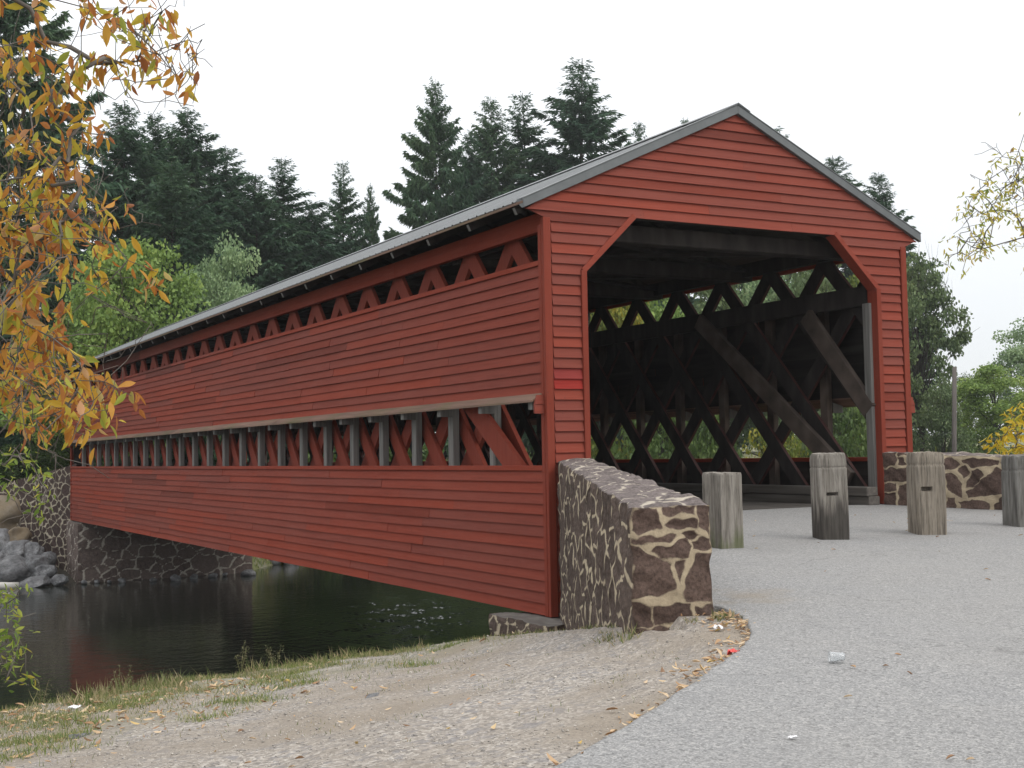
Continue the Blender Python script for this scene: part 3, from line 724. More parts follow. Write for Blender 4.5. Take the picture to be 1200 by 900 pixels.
RGT = [[(-20,485),(58,483),(50,548),(-20,552)], [(66,484),(112,486),(110,500),(70,501)], [(62,508),(85,520),(97,546),(64,546)], [(-20,560),(102,558),(102,615),(-20,618)], [(-20,628),(50,625),(50,655),(-20,662)], [(60,632),(102,626),(102,740),(55,735)], [(-20,668),(46,665),(45,780),(-20,780)],
    [(112,510),(170,500),(230,508),(228,560),(115,555)], [(112,565),(175,562),(172,640),(112,640)], [(182,568),(232,562),(240,645),(182,640)], [(112,650),(240,655),(240,780),(112,780)],
    [(238,512),(268,500),(292,530),(270,552),(240,556)], [(308,512),(330,500),(438,502),(435,530),(345,539)], [(288,545),(315,529),(331,560),(312,592)], [(244,580),(270,570),(306,620),(300,674),(250,652)], [(320,612),(345,554),(372,549),(391,570),(345,627),(322,632)],
    [(320,652),(430,545),(506,538),(500,650),(330,674)], [(442,512),(470,505),(478,524),(455,532)], [(480,522),(490,505),(545,503),(540,540),(502,535)], [(248,680),(275,684),(284,780),(248,780)], [(292,700),(345,681),(396,694),(408,780),(294,780)], [(415,700),(470,659),(522,672),(524,780),(418,780)], [(510,598),(528,576),(560,600),(558,650),(515,656)],
    [(535,665),(600,650),(640,690),(640,780),(535,780)], [(570,590),(640,560),(660,640),(605,645)], [(550,505),(650,503),(640,545),(555,580)]]
RGT = [[(x / 3.75 * .0129, 1.03 - (y - 490) / 270 * .80) for x, y in p] for p in RGT]
def wing_wall_near():
    l0, l1 = (-2.84, -5.86), (.09, -.05); r0, r1 = (-2.36, -6.07), (.55, -.05)
    zt0, zt1 = 1.50, 1.775
    zb = -.7
    la, lb = (*l0, zt0), (*l1, zt1); ra, rb = (*r0, zt0 + .015), (*r1, zt1 + .015)
    P = []
    P.append(stone_patch((*l1, zb), (*l0, zb + .8), (*l0, zt0), lb, .016, .29, 21, 1.45, .024, 0))               # left face
    P.append(stone_patch((*l0, zb + .8), (*r0, zb + .8), ra, la, .009, .19, 58, 1.35, .020, 1, END))         # end face
    P.append(stone_patch((*r0, zb + .8), (*r1, .6), rb, ra, .03, .22, 23, 1.2, .022, 0))                # road face
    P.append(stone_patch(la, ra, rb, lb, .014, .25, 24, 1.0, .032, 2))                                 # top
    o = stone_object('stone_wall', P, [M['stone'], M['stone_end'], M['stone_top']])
    return tag(o, 'low dark fieldstone wing wall with sloping top beside the left side of the bridge portal', 'wall', 'stone wing walls of the bridge')
wing_wall_near()
def wing_wall_right():
    # mirrored: faces the road
    a0, a1 = (5.21, -.05), (8.25, -6.05); b0, b1 = (5.75, -.05), (8.72, -5.8)
    zt0, zt1 = 1.78, 1.52; zb0, zb1 = .75, .5
    P = [stone_patch((*a0, zb0), (*a1, zb1), (*a1, zt1), (*a0, zt0), .013, .27, 32, 1.25, .02, 1, RGT, 2.1),
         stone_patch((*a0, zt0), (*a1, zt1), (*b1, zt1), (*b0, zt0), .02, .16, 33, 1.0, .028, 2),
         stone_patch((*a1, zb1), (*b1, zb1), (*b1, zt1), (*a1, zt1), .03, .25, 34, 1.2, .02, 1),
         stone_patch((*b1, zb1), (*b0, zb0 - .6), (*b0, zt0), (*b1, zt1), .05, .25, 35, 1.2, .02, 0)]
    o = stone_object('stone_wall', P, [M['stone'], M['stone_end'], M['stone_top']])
    tag(o, 'low stone wall of big brown blocks behind the bollards at the right of the portal', 'wall', 'stone wing walls of the bridge')
wing_wall_right()
def block(name, lo, hi, step, cell, seed, label, cat, mats, group=None):
    x0, y0, z0 = lo; x1, y1, z1 = hi
    P = [stone_patch((x0, y0, z0), (x1, y0, z0), (x1, y0, z1), (x0, y0, z1), step, cell, seed, 1.5, .03, 0),
         stone_patch((x0, y1, z0), (x0, y0, z0), (x0, y0, z1), (x0, y1, z1), step, cell, seed + 1, 1.4, .03, 0),
         stone_patch((x1, y1, z0), (x0, y1, z0), (x0, y1, z1), (x1, y1, z1), step, cell, seed + 2, 1.5, .03, 0),
         stone_patch((x1, y0, z0), (x1, y1, z0), (x1, y1, z1), (x1, y0, z1), step, cell, seed + 3, 1.4, .03, 0),
         stone_patch((x0, y0, z1), (x1, y0, z1), (x1, y1, z1), (x0, y1, z1), step, cell * 2, seed + 4, 1.4, .012, 1)]
    return tag(stone_object(name, P, mats), label, cat, group)
block('bridge_abutment', (-.42, -.62, -2.6), (6.15, .78, -.035), .03, .2, 51, 'stone abutment ledge under the near left corner of the red siding', 'abutment', [M['stone'], M['concrete']], 'bridge abutments')
block('bridge_abutment', (-.13, 28.7, -2.6), (5.42, 30.9, -.04), .05, .30, 61, 'long dark stone abutment standing in the river under the far end of the bridge', 'abutment', [M['stone_pier'], M['concrete']], 'bridge abutments')
def far_wing():
    a0, a1 = (-2.25, 34.2), (.10, 30.25); zt1, zt0 = 1.80, 1.0
    b0, b1 = (-1.8, 34.5), (.35, 30.8)
    P = [stone_patch((*a0, -2.2), (*a1, -2.6), (*a1, zt1), (*a0, zt0), .035, .23, 71, 1.1, .03, 0),
         stone_patch((*a0, zt0), (*a1, zt1), (*b1, zt1), (*b0, zt0), .06, .25, 72, 1.0, .03, 0),
         stone_patch((*b0, -2.2), (*a0, -2.2), (*a0, zt0), (*b0, zt0), .05, .25, 73, 1.1, .03, 0),
         stone_patch((*b1, -2.2), (*b0, -2.2), (*b0, zt0), (*b1, zt1), .08, .25, 74, 1.1, .03, 0),
         stone_patch((-.12, 30.55, -2.6), (-.12, 28.72, -2.6), (-.12, 28.72, -.05), (-.12, 30.55, -.05), .06, .2, 75, 1.1, .03, 0)][:4]
    tag(stone_object('stone_wall', P, [M['stone_far']]), 'tall pale jointed stone wing wall at the far end of the bridge above the boulders', 'wall', 'stone wing walls of the bridge')
far_wing()

# ------------------------------------------------------------------ rocks
def rock_mesh(seed, sub=3, rough=.28):
    import bmesh
    bm = bmesh.new(); bmesh.ops.create_icosphere(bm, subdivisions=sub, radius=.5)
    rg = random.Random(seed); off = Vector((rg.uniform(-50, 50), rg.uniform(-50, 50), rg.uniform(-50, 50)))
    planes = [(Vector((rg.gauss(0, 1), rg.gauss(0, 1), rg.gauss(0, 1))).normalized(), rg.uniform(.30, .44)) for _ in range(9)]
    for v in bm.verts:
        d = v.co.normalized(); r = .5 * (1 + rough * mnoise.noise(d * 1.6 + off) + .10 * mnoise.noise(d * 4.5 + off))
        p = d * r
        for n, h in planes:
            k = p.dot(n) - h
            if k > 0: p -= n * k * .85
        v.co = p + d * .012 * mnoise.noise(d * 14 + off)
    me = bpy.data.meshes.new('rock'); bm.to_mesh(me); bm.free()
    me.polygons.foreach_set('use_smooth', [True] * len(me.polygons)); return me
ROCKS = [rock_mesh(s, 4) for s in range(6)]; SROCK = [rock_mesh(s, 2, .35) for s in range(20, 25)]
def rock(me, loc, size, rz, name, label, cat, group):
    o = bpy.data.objects.new(name, me); C.objects.link(o)
    if not me.materials: me.materials.append(M['boulder'])
    if ' tan ' in ' ' + label or 'brown' in label: o.material_slots[0].link = 'OBJECT'; o.material_slots[0].material = M['boulder_tan']
    o.location = loc; o.scale = size; o.rotation_euler = (random.uniform(-.2, .2), random.uniform(-.2, .2), rz)
    return tag(o, label, cat, group)
BL = [  # px, py centre, depth, width px, height px, label
    (14, 600, 45.5, 62, 44, 'topmost tan boulder of the pile, leaning on the far stone wall'),
    (15, 633, 44.5, 32, 26, 'brown boulder directly under the topmost tan one in the far bank pile'),
    (-8, 640, 44.6, 40, 40, 'boulder cut off by the left picture border in the far bank pile'),
    (21, 648, 43.6, 34, 24, 'mid grey rounded boulder in the middle of the far bank pile'),
    (38, 649, 43.4, 22, 20, 'small pale boulder beside the stone wall, right of the middle one'),
    (17, 668, 42.6, 46, 27, 'largest pale grey boulder low in the far bank pile near the water'),
    (40, 665, 42.8, 28, 26, 'squarish grey boulder at the foot of the far wing wall'),
    (54, 670, 42.7, 24, 18, 'grey boulder at the wall foot nearest the abutment'),
    (2, 655, 43.4, 22, 18, 'small grey boulder tucked left of the largest pale one'),
    (41, 683, 42.0, 34, 10, 'flat slab of rock at the waterline left of the abutment'),
    (69, 680, 42.2, 18, 10, 'small square rock at the waterline against the abutment corner'),
    (58, 656, 43.1, 18, 16, 'dark small boulder wedged against the far wing wall'),
    (-14, 668, 42.8, 34, 28, 'grey boulder at the left end of the lowest row of the pile'),
]
for i, (px, py, d, w, h, lab) in enumerate(BL):
    d = 38.7 + (690 - py) * .052; p = ray(px, py, d); s = d / F_PX
    rock(ROCKS[i % 6], p, (w * s * 1.22, w * s * 1.1, h * s * 1.3), random.uniform(-.5, .5), 'boulder', lab, 'boulder', 'boulders on the far bank')
px = 96; k = 0
WR = ['low wet rock at the abutment foot, nearest its left corner', 'second wet rock along the abutment foot from the left', 'tiny wet rock third along the abutment foot', 'dark round rock left of the middle of the abutment foot', 'flat rock at the middle of the abutment foot', 'small rock right of the middle of the abutment foot', 'pale rock in the right half of the abutment foot', 'paler pair rock near the right end of the abutment foot', 'longer rock close to the right corner of the abutment', 'last long pale rock under the right corner of the abutment']
for k, (x, y, w) in enumerate([(98, 682, 9), (112, 681, 8), (127, 681, 6), (142, 680, 12), (178, 679, 10), (205, 678, 16), (226, 676, 13), (248, 674, 12), (262, 673, 9), (289, 672, 20)]):
    p = ray(x, y, 40.4 + k * .0); t = (WATER + .05 - CAM.z) / ((p - CAM).z); p = CAM + (p - CAM) * t
    s = .028 * w; p = p + Vector((0, -.15, 0))
    rock(SROCK[k % 5], p, (s, s * .8, s * .62), random.uniform(-3, 3), 'waterside_rock', WR[k], 'rock', 'rocks along the abutment foot')
GR = ['broad pale rock on the grassy far bank right of the abutment', 'flat tan rock left of the two biggest ones on the grassy far bank', 'rock sitting highest on the grassy far bank under the siding', 'small rock at the water edge furthest right on the grassy bank', 'little rock between the abutment and the grassy bank rocks']
for k, (x, y, w, h) in enumerate([(321, 661, 14, 9), (312, 664, 12, 7), (339, 658, 12, 12), (345, 663, 9, 5), (305, 666, 8, 5)]):
    p = ray(x, y, 45.5); s = 45.5 / F_PX
    dd = p - CAM; p = CAM + dd * ((hz(p.x, p.y) + .04 - CAM.z) / dd.z if k < 0 else 1.0); p.z = max(hz(p.x, p.y) + .05, WATER + .04)
    rock(SROCK[(k + 2) % 5], p + Vector((0, 0, .06)), (w * s * 1.7, w * s * 1.3, h * s * 1.9), random.uniform(-3, 3), 'bank_rock', GR[k], 'rock', 'rocks on the grassy far bank')
p0 = ray(-30, 690, 38.2); p1 = ray(22, 687, 38.6); p0.z = WATER + .07; p1.z = WATER + .08
mb = MB(); mb.tube([p0, p0.lerp(p1, .4) + Vector((0, 0, .03)), p0.lerp(p1, .75), p1], [.13, .12, .115, .10], 10)
tag(mb.build('driftwood_log', M['log'], smooth=True), 'bleached white log lying at the waterline below the boulders', 'log')

# ------------------------------------------------------------------ bollards
def bollard(px, py, w, hgt, rz, groove, slot, lean, chamf, label, seed, mat, wx=1.0):
    d = 12.4; # foot on the road surface
    for _ in range(30):
        p = ray(px, py, d); d += (p.z - road_z(p.x, p.y)) / .1 * .5
    z0 = road_z(p.x, p.y) - .05
    rg = np.random.default_rng(seed); n = 18; per = []
    c = .022 if chamf else .008
    half = w / 2
    # square outline with cut corners, sampled evenly
    corners = [(half - c, -half), (half, -half + c), (half, half - c), (half - c, half), (-half + c, half), (-half, half - c), (-half, -half + c), (-half + c, -half)]
    out = []
    for i in range(8):
        a = np.array(corners[i - 1]); b = np.array(corners[i]); m = max(2, int(np.linalg.norm(b - a) / .012))
        for j in range(m): out.append(a + (b - a) * j / m)
    out = np.array(out); N = len(out); ang = np.arctan2(out[:, 1], out[:, 0])
    cum = np.arange(N) / N * 8.0
    zs = np.concatenate([np.arange(0, hgt - .02, .013), [hgt - .02, hgt - .008, hgt]])
    V = []
    for z in zs:
        f = 1.0; t = z / hgt
        if groove and abs(z - hgt * (1 - groove)) < .010: f = .955
        if groove and z > hgt * (1 - groove) + .01: f = .985 - .05 * max(0, (t - .93) / .07)
        if z >= hgt - .008: f *= .975
        if z >= hgt: f *= .985
        crack = .0015 * vnoise(cum * 3.1, np.full(N, z * .5), seed) + .004 * np.minimum(0, vnoise(cum * 9.0, np.full(N, z * .9), seed + 3))
        crack -= .012 * np.clip(1 - np.abs(cum - (6.9 + .04 * math.sin(z * 6) + rg.uniform(-.004, .004))) / .035, 0, 1) * (t > .2)
        r = (out * f) * (1 + crack[:, None] / half)
        if slot:
            sx, sz, sw, sh = slot
            front = (out[:, 1] < -half + .004) & (np.abs(out[:, 0] - sx) < sw) & (abs(z - sz) < sh)
            r[front, 1] += .07
        V.append(np.column_stack([r[:, 0] * wx, r[:, 1], np.full(N, z) + (.006 * vnoise(out[:, 0] * 9, out[:, 1] * 9, seed) if z >= hgt - .009 else 0)]))
    rows = len(zs)
    top = V[-1]; V.append(np.column_stack([top[:, :2] * .5, top[:, 2] + .004])); V.append(np.array([[0, 0, hgt + .006]]))
    Vc = np.concatenate(V); idx = np.arange((rows + 1) * N).reshape(rows + 1, N)
    nxt = np.roll(idx, -1, 1)
    F = np.stack([idx[:-1], nxt[:-1], nxt[1:], idx[1:]], -1).reshape(-1, 4)
    cidx = (rows + 1) * N; F3 = np.stack([idx[-1], nxt[-1], np.full(N, cidx)], -1)
    o = link_mesh('bollard', np_mesh('bollard', Vc, [F, F3], False), M[mat])
    try: o.data.set_sharp_from_angle(angle=R(38))
    except Exception: pass
    o.location = (p.x, p.y, z0); o.rotation_euler = (lean[0], lean[1], rz)
    tag(o, label, 'bollard', 'weathered wooden bollards in front of the portal'); return o
bollard(848, 641, .27, .75, .02, 0, None, (0, 0), False, 'plain square wooden bollard with flat uncut top, next to the left stone wall', 1, 'bollard_moss')
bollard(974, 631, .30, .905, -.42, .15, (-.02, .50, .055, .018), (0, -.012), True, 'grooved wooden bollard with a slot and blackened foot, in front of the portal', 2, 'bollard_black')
bollard(1087, 625, .315, .90, -.45, .14, (-.05, .52, .06, .018), (0, 0), True, 'grooved pale wooden bollard with a slot, in front of the right stone wall', 3, 'bollard')
bollard(1197, 616, .30, .83, -.3, .19, None, (0, .01), True, 'dark grey cracked wooden bollard at the far right of the row', 4, 'bollard_grey')

# ------------------------------------------------------------------ foliage tools
def rotmats(d, roll):
    """rows: orthonormal frames (n,3,3) with local y along d"""
    d = d / np.linalg.norm(d, axis=1, keepdims=True)
    ref = np.tile(np.array([0, 0, 1.0]), (len(d), 1)); ref[np.abs(d[:, 2]) > .95] = (1, 0, 0)
    x = np.cross(d, ref); x /= np.linalg.norm(x, axis=1, keepdims=True); z = np.cross(x, d)
    c, s = np.cos(roll)[:, None], np.sin(roll)[:, None]
    return x * c + z * s, d, z * c - x * s
def scatter(template, faces, pos, d, roll, size):
    x, y, z = rotmats(d, roll); T = np.asarray(template, float); s = np.asarray(size).reshape(-1, 1, 1) if np.ndim(size) else size
    V = (T[None, :, 0:1] * x[:, None] + T[None, :, 1:2] * y[:, None] + T[None, :, 2:3] * z[:, None]) * s + pos[:, None]
    n = len(T); F = (np.asarray(faces)[None] + (np.arange(len(pos)) * n)[:, None, None])
    return V.reshape(-1, 3), F.reshape(-1, np.asarray(faces).shape[1])
LEAF_T = [(0, 0, 0), (.13, .25, .05), (.165, .48, .045), (.09, .78, -.01), (0, 1, -.12), (-.09, .78, -.01), (-.165, .48, .045), (-.13, .25, .05), (0, .5, -.03)]
LEAF_F = [(0, 1, 8, 7), (1, 2, 8, 8), (2, 3, 8, 8), (3, 4, 5, 8), (8, 5, 6, 8), (8, 6, 7, 7)]
LEAF_TRI = [(0, 1, 8), (1, 2, 8), (2, 3, 8), (3, 4, 8), (4, 5, 8), (5, 6, 8), (6, 7, 8), (7, 0, 8)]
KITE = [(0, 0, 0), (.14, .38, .03), (0, 1, -.07), (-.14, .38, .03)]; KITE_F = [(0, 1, 2), (0, 2, 3)]
OVAL = [(0, 0, 0), (.34, .35, .06), (.27, .8, .02), (0, 1, -.06), (-.27, .8, .02), (-.34, .35, .06)]; OVAL_F = [(0, 1, 2), (0, 2, 3), (0, 3, 4), (0, 4, 5)]
def spruce(seed, H=22.0, Rm=3.4, dens=1.0, gap=.0):
    rg = np.random.default_rng(seed); P, D, Sz = [], [], []
    tr = MB(); n = 9; wob = [(rg.normal(0, .05), rg.normal(0, .05)) for _ in range(n)]
    tr.tube([(wob[i][0] * (i > 0), wob[i][1] * (i > 0), H * i / (n - 1)) for i in range(n)], [max(.012, .26 * (1 - i / (n - 1)) ** 1.15 + (.08 if i == 0 else 0)) for i in range(n)], 8)
    z = .06 * H; az0 = 0; lop = rg.uniform(0, 6.28)
    while z < H * .985:
        t = z / H; prof = Rm * min(1, (1 - t) * 1.75) ** .80 * (.75 if t < .06 else 1)
        nb = int(rg.integers(6, 9)) if t < .9 else 4
        for b in range(nb):
            az = az0 + b * 2 * math.pi / nb + rg.normal(0, .22)
            Lb = prof * rg.uniform(.62, 1.16) * (1 + .14 * math.cos(az - lop)) * (1 + .15 * math.sin(z * 1.7 + az * 2)) + .12
            if rg.random() < gap: Lb *= .5
            rise = np.interp(t, [0, .4, .8, 1], [-.10, .06, .45, 1.0]) + rg.normal(0, .07)
            dirh = np.array([math.cos(az), math.sin(az), 0]); side = np.array([-math.sin(az), math.cos(az), 0])
            m = max(8, int(Lb * 52 * dens * (1.7 if t > .55 else 1))); s = np.sqrt(rg.uniform(.012, 1, m)) if t < .8 else rg.uniform(.05, 1, m)
            drop = rise * s - .42 * (1 - t) ** .5 * s ** 1.6 + .20 * s ** 4 * (t < .85)
            pos = np.array([0, 0, z]) + dirh * (Lb * s)[:, None]; pos[:, 2] += Lb * drop
            sg = rg.choice([-1, 1], m); spread = (1 - s * .75)
            d = dirh * rg.uniform(.25, .9, m)[:, None] + side * (sg * rg.uniform(.1, .9, m) * (1.15 - s))[:, None] + np.array([0, 0, -1]) * rg.uniform(.2, 1.5, m)[:, None] * np.interp(t, [0, .7, 1], [1, .7, .15])
            d += rg.normal(0, .26, (m, 3)); pos += rg.normal(0, .05, (m, 3))
            pos[:, 2] += rg.normal(0, np.interp(t, [0, .8, 1], [.26, .14, .03]))
            P.append(pos); D.append(d); Sz.append(np.clip(.30 * Lb * (1.1 - .5 * s), .16, np.interp(t, [0, .5, .8, 1], [.46, .42, .32, .22])) * rg.uniform(.6, 1.4, m))
            if b % 3 == 0 and t < .93:
                q = [pos[0] * 0 + np.array([0, 0, z]), np.array([0, 0, z]) + dirh * Lb * .5 + np.array([0, 0, Lb * (rise * .5 - .34 * (1 - t) ** .5 * .33)]), np.array([0, 0, z]) + dirh * Lb * .95 + np.array([0, 0, Lb * (rise - .34 * (1 - t) ** .5 + .16)])]
                tr.tube(q, [.035 * (1 - t) + .012, .02 * (1 - t) + .008, .006], 4)
        z += np.interp(t, [0, .5, .85, 1], [.52, .44, .33, .2]) * rg.uniform(.8, 1.2); az0 += 1.1
    P = np.concatenate(P); D = np.concatenate(D); Sz = np.concatenate(Sz)
    V, F = scatter(KITE, KITE_F, P, D, rg.uniform(-3.14, 3.14, len(P)) * .6, Sz)
    return tr.mesh('trunk', True), np_mesh('crown', V, F), H, Rm
def broadleaf(seed, H=9.0, Rm=3.4, leaves=15000, leaf=.2, clumps=80, base=.12, loose=.55, shape=1.0, twigs=0):
    rg = np.random.default_rng(seed); tr = MB()
    cz = H * (.5 + base * .5); ctr = []
    tri = 0
    while len(ctr) < clumps and tri < 20000:
        tri += 1
        v = rg.normal(0, 1, 3); v /= np.linalg.norm(v); r = rg.uniform(.35, 1) ** .6
        az = math.atan2(v[1], v[0]); lump = 1 + .22 * math.sin(az * 3 + seed) + .16 * math.sin(az * 5 + v[2] * 4 + seed * 2) + .12 * v[2] * math.sin(seed)
        hh = (H * (1 - base) * .5)
        q = np.array([v[0] * Rm * r * lump, v[1] * Rm * r * lump, cz + v[2] * hh * r * (.88 + .12 * lump)])
        if v[2] > 0: q[:2] *= (1 - .25 * shape * v[2])
        ctr.append(q)
    ctr = np.array(ctr)
    tr.tube([(0, 0, -.3), (.04, .03, H * .2), (-.06, .05, H * .45), (.05, -.03, H * .72)], [.16 * H / 9, .12 * H / 9, .08 * H / 9, .03 * H / 9], 8)
    for i, q in enumerate(ctr):
        if i % 2 == 0 or twigs:
            z0 = min(H * .66, max(H * .12, q[2] * rg.uniform(.35, .7))); a = np.array([0, 0, z0]); mid = a * .5 + q * .5 + np.array([0, 0, .06 * H]) * rg.uniform(-.3, 1)
            tr.tube([a, mid, q], [.035 * H / 9, .02 * H / 9, .006], 5)
    for i in range(twigs):
        q = ctr[rg.integers(len(ctr))]; e = q + rg.normal(0, 1, 3) * np.array([.5, .5, .5]) * Rm * .35 + np.array([0, 0, .25 * Rm]); tr.tube([q, q * .5 + e * .5 + rg.normal(0, .06, 3), e], [.012, .009, .004], 3)
    w = rg.uniform(.5, 1.6, len(ctr)); w /= w.sum(); own = rg.choice(len(ctr), leaves, p=w)
    cr = Rm * loose * rg.uniform(.3, .62, len(ctr)); off = rg.normal(0, 1, (leaves, 3)); off /= np.linalg.norm(off, axis=1, keepdims=True)
    rad = rg.uniform(0, 1, leaves) ** .5 * cr[own]; off *= rad[:, None]; off[:, 2] *= .62
    pos = ctr[own] + off; pos[:, 2] = np.maximum(pos[:, 2], .05)
    d = off * .9 / (np.abs(rad)[:, None] + .1) + rg.normal(0, .55, (leaves, 3)) + np.array([0, 0, -.35])
    V, F = scatter(OVAL, OVAL_F, pos, d, rg.uniform(-3.14, 3.14, leaves), leaf * rg.uniform(.6, 1.3, leaves))
    return tr.mesh('trunk', True), np_mesh('crown', V, F), H, Rm
PROTO = {}
for i, (s, rm, dn, gp) in enumerate(((1, 3.3, 1.2, .04), (2, 2.9, 1.1, .08), (3, 3.6, 1.25, .05), (4, 2.6, 1.0, .15))): PROTO['spruce%d' % i] = (*spruce(s, 22, rm, dn, gp), 'spruce')
PROTO['green0'] = (*broadleaf(11, 9, 3.6, 17000, .17, 95), 'leaf_green'); PROTO['green1'] = (*broadleaf(12, 9, 3.2, 17000, .17, 85), 'leaf_green')
PROTO['pale0'] = (*broadleaf(13, 9, 3.6, 17000, .17, 90, .1), 'leaf_pale'); PROTO['yellow0'] = (*broadleaf(14, 9, 3.4, 15000, .19, 80), 'leaf_yellow')
PROTO['dull0'] = (*broadleaf(15, 9, 2.6, 17000, .17, 110, .06, .5, 1, 260), 'leaf_dull'); PROTO['dull1'] = (*broadleaf(16, 9, 3.2, 12000, .18, 80, .06, .55, 1, 160), 'leaf_dull')
PROTO['shrub_yellow'] = (*broadleaf(17, 2.6, 1.6, 9000, .085, 70, .0, .5, .3), 'leaf_yellow'); PROTO['shrub_green'] = (*broadleaf(18, 2.6, 1.7, 9000, .10, 70, .0, .5, .3), 'leaf_shrub')
def tree(kind, px, top, d, rpx, name, label, cat, group, rz=None):
    tm, cm, H, Rm, mat = PROTO[kind]
    p = ray(px, horizon(px), d); z = hz(p.x, p.y)
    if z < -1.2: print('tree in water', name, px, d, z)
    h = (horizon(px) - top) / F_PX * d + CAM.z - z
    o = empty(name, (p.x, p.y, z), random.uniform(0, 6.28) if rz is None else rz)
    sr = rpx / F_PX * d / Rm; o.scale = (sr, sr, h / H)
    link_mesh('trunk', tm, M['bark'], o); link_mesh('crown', cm, M[mat], o)
    return tag(o, label, cat, group)
GS = 'spruces on the far bank'
for kind, px, top, d, rp, lab in [
    ('spruce2', 4, -95, 52, 80, 'tall dark spruce behind the autumn leaves at the upper left, cut by the top border'),
    ('spruce0', -95, -40, 50, 90, 'dark spruce at the left border, partly outside the picture'),
    ('spruce1', 62, 205, 60, 60, 'shorter dark spruce just right of the tall one at the upper left'),
    ('spruce1', 146, 112, 62, 62, 'leftmost pointed spruce of the left skyline group, thin bare tip'),
    ('spruce0', 183, 128, 65, 60, 'spruce close beside the leftmost pointed one in the left skyline group'),
    ('spruce2', 222, 120, 66, 72, 'broad ragged spruce, highest of the left skyline group'),
    ('spruce0', 203, 185, 58, 62, 'dark spruce standing in front of the broad ragged one on the left'),
    ('spruce1', 268, 166, 68, 60, 'spruce just right of the broad ragged one, sloping shoulder of the left group'),
    ('spruce0', 302, 200, 64, 60, 'low dense spruce behind the pale round tree on the left'),
    ('spruce3', 333, 180, 66, 56, 'narrow spruce with layered open boughs, between the left group and its right edge'),
    ('spruce0', 368, 232, 68, 60, 'small spruce filling the dip left of the twin tips above the roof'),
    ('spruce3', 405, 184, 70, 44, 'left one of the twin pointed spruces above the far roof'),
    ('spruce2', 438, 212, 72, 27, 'right one of the twin spruces, at the sky gap above the far roof'),
    ('spruce2', 517, 86, 74, 45.1, 'big bushy spruce right of the sky gap, rising above the roof'),
    ('spruce0', 558, 152, 78, 50, 'spruce shoulder tucked between the big bushy one and the middle pair'),
    ('spruce1', 582, 107, 80, 50, 'left spire of the middle pair of spruces over the roof'),
    ('spruce3', 619, 102, 82, 52, 'right spire of the middle pair of spruces, sparse boughs'),
    ('spruce0', 652, 178, 80, 56, 'low spruce between the middle pair and the tallest one over the roof'),
    ('spruce3', 690, 62, 80, 76, 'tallest spruce over the roof with wide open layered boughs'),
    ('spruce1', 728, 190, 84, 50, 'low spruce half hidden by the roof, right of the tallest one'),
    ('spruce1', 758, 136, 90, 44, 'lone small spruce tip above the roof slope left of the gable'),
    ('spruce3', 812, 132, 92, 40, 'faint spruce tip just left of the gable peak'),
    ('spruce3', 912, 143, 88, 62, 'spruce top directly behind the right roof slope near the peak'),
    ('spruce1', 988, 178, 84, 56, 'spruce right of the gable, rising over the middle of the roof slope'),
    ('spruce1', 1040, 198, 82, 46, 'rightmost pointed spruce beside the lower end of the roof slope'),
]: tree(kind, px, top, d, rp * (1.4 if rp > 45 else 1.0), 'spruce_tree', lab, 'tree', GS)
GB = 'broadleaf trees on the far bank'
for kind, px, top, d, rp, lab in [
    ('green0', 152, 262, 46, 88, 'bright green round tree behind the far end of the bridge'),
    ('pale0', 266, 284, 52, 58, 'pale grey green round tree above the far roof'),
    ('green1', 90, 350, 46, 70, 'dark green tree low behind the autumn leaves at the left'),
    ('dull0', 1080, 288, 66, 46, 'twiggy grey green tree against the right corner of the portal'),
    ('dull1', 1104, 440, 60, 36, 'low twiggy bush tree left of the leaning pole'),
    ('green1', 1168, 424, 74, 62, 'full green tree at the right, behind the stone wall'),
    ('pale0', 1212, 380, 84, 60, 'pale tree at the right border, taller than the green one'),
    ('dull1', 1130, 436, 95, 24, 'small dark tree in the distance right of the leaning pole'),
    ('yellow0', 712, 320, 52, 60, 'yellow green tree seen through the lattice at the left jamb'),
    ('green1', 775, 310, 56, 60, 'green tree seen through the lattice, second from the left jamb'),
    ('dull1', 835, 300, 58, 62, 'dull green tree seen through the middle of the lattice'),
    ('pale0', 895, 300, 60, 62, 'pale green tree seen through the lattice right of the middle'),
    ('dull0', 950, 300, 56, 60, 'twiggy tree seen through the lattice behind the end braces'),
    ('yellow0', 1003, 318, 60, 52, 'yellowish tree seen through the lattice at the right jamb'),
]: tree(kind, px, top, d, rp, 'broadleaf_tree', lab, 'tree', GB)
for kind, px, top, d, rp, lab in [
    ('shrub_yellow', 1088, 503, 25, 34, 'yellow green bush behind the right stone wall beside the portal'),
    ('shrub_green', 20, 520, 47, 50, 'dark green bush at the left above the boulders'),
    ('shrub_green', 70, 505, 49, 46, 'green bush behind the far stone wing wall'),
    ('shrub_green', 745, 470, 46, 60, 'green bush low in the lattice gap near the left jamb'),
    ('shrub_green', 830, 480, 47, 60, 'green bush low in the lattice gap at the middle'),
    ('shrub_yellow', 905, 475, 48, 60, 'yellowish bush low in the lattice gap right of the middle'),
    ('shrub_green', 985, 470, 48, 60, 'green bush low in the lattice gap behind the end braces'),
    ('shrub_green', 1150, 500, 62, 60, 'dark bush below the full green tree at the right'),
    ('shrub_green', 372, 512, 47, 60, 'dark bush behind the grassy far bank just right of the abutment'),
    ('shrub_green', 430, 518, 48, 64, 'bush behind the siding, mirrored in the river right of the abutment'),
    ('shrub_green', 500, 518, 48, 64, 'bush behind the siding, mirrored in the middle of the river'),
    ('shrub_green', 575, 485, 49, 64, 'bush behind the siding, mirrored near the sparkling ripples'),
    ('shrub_yellow', 1115, 515, 64, 34, 'small bush at the foot of the leaning pole'),
]: tree(kind, px, top, d, rp, 'bush', lab, 'bush', 'bushes on the banks')
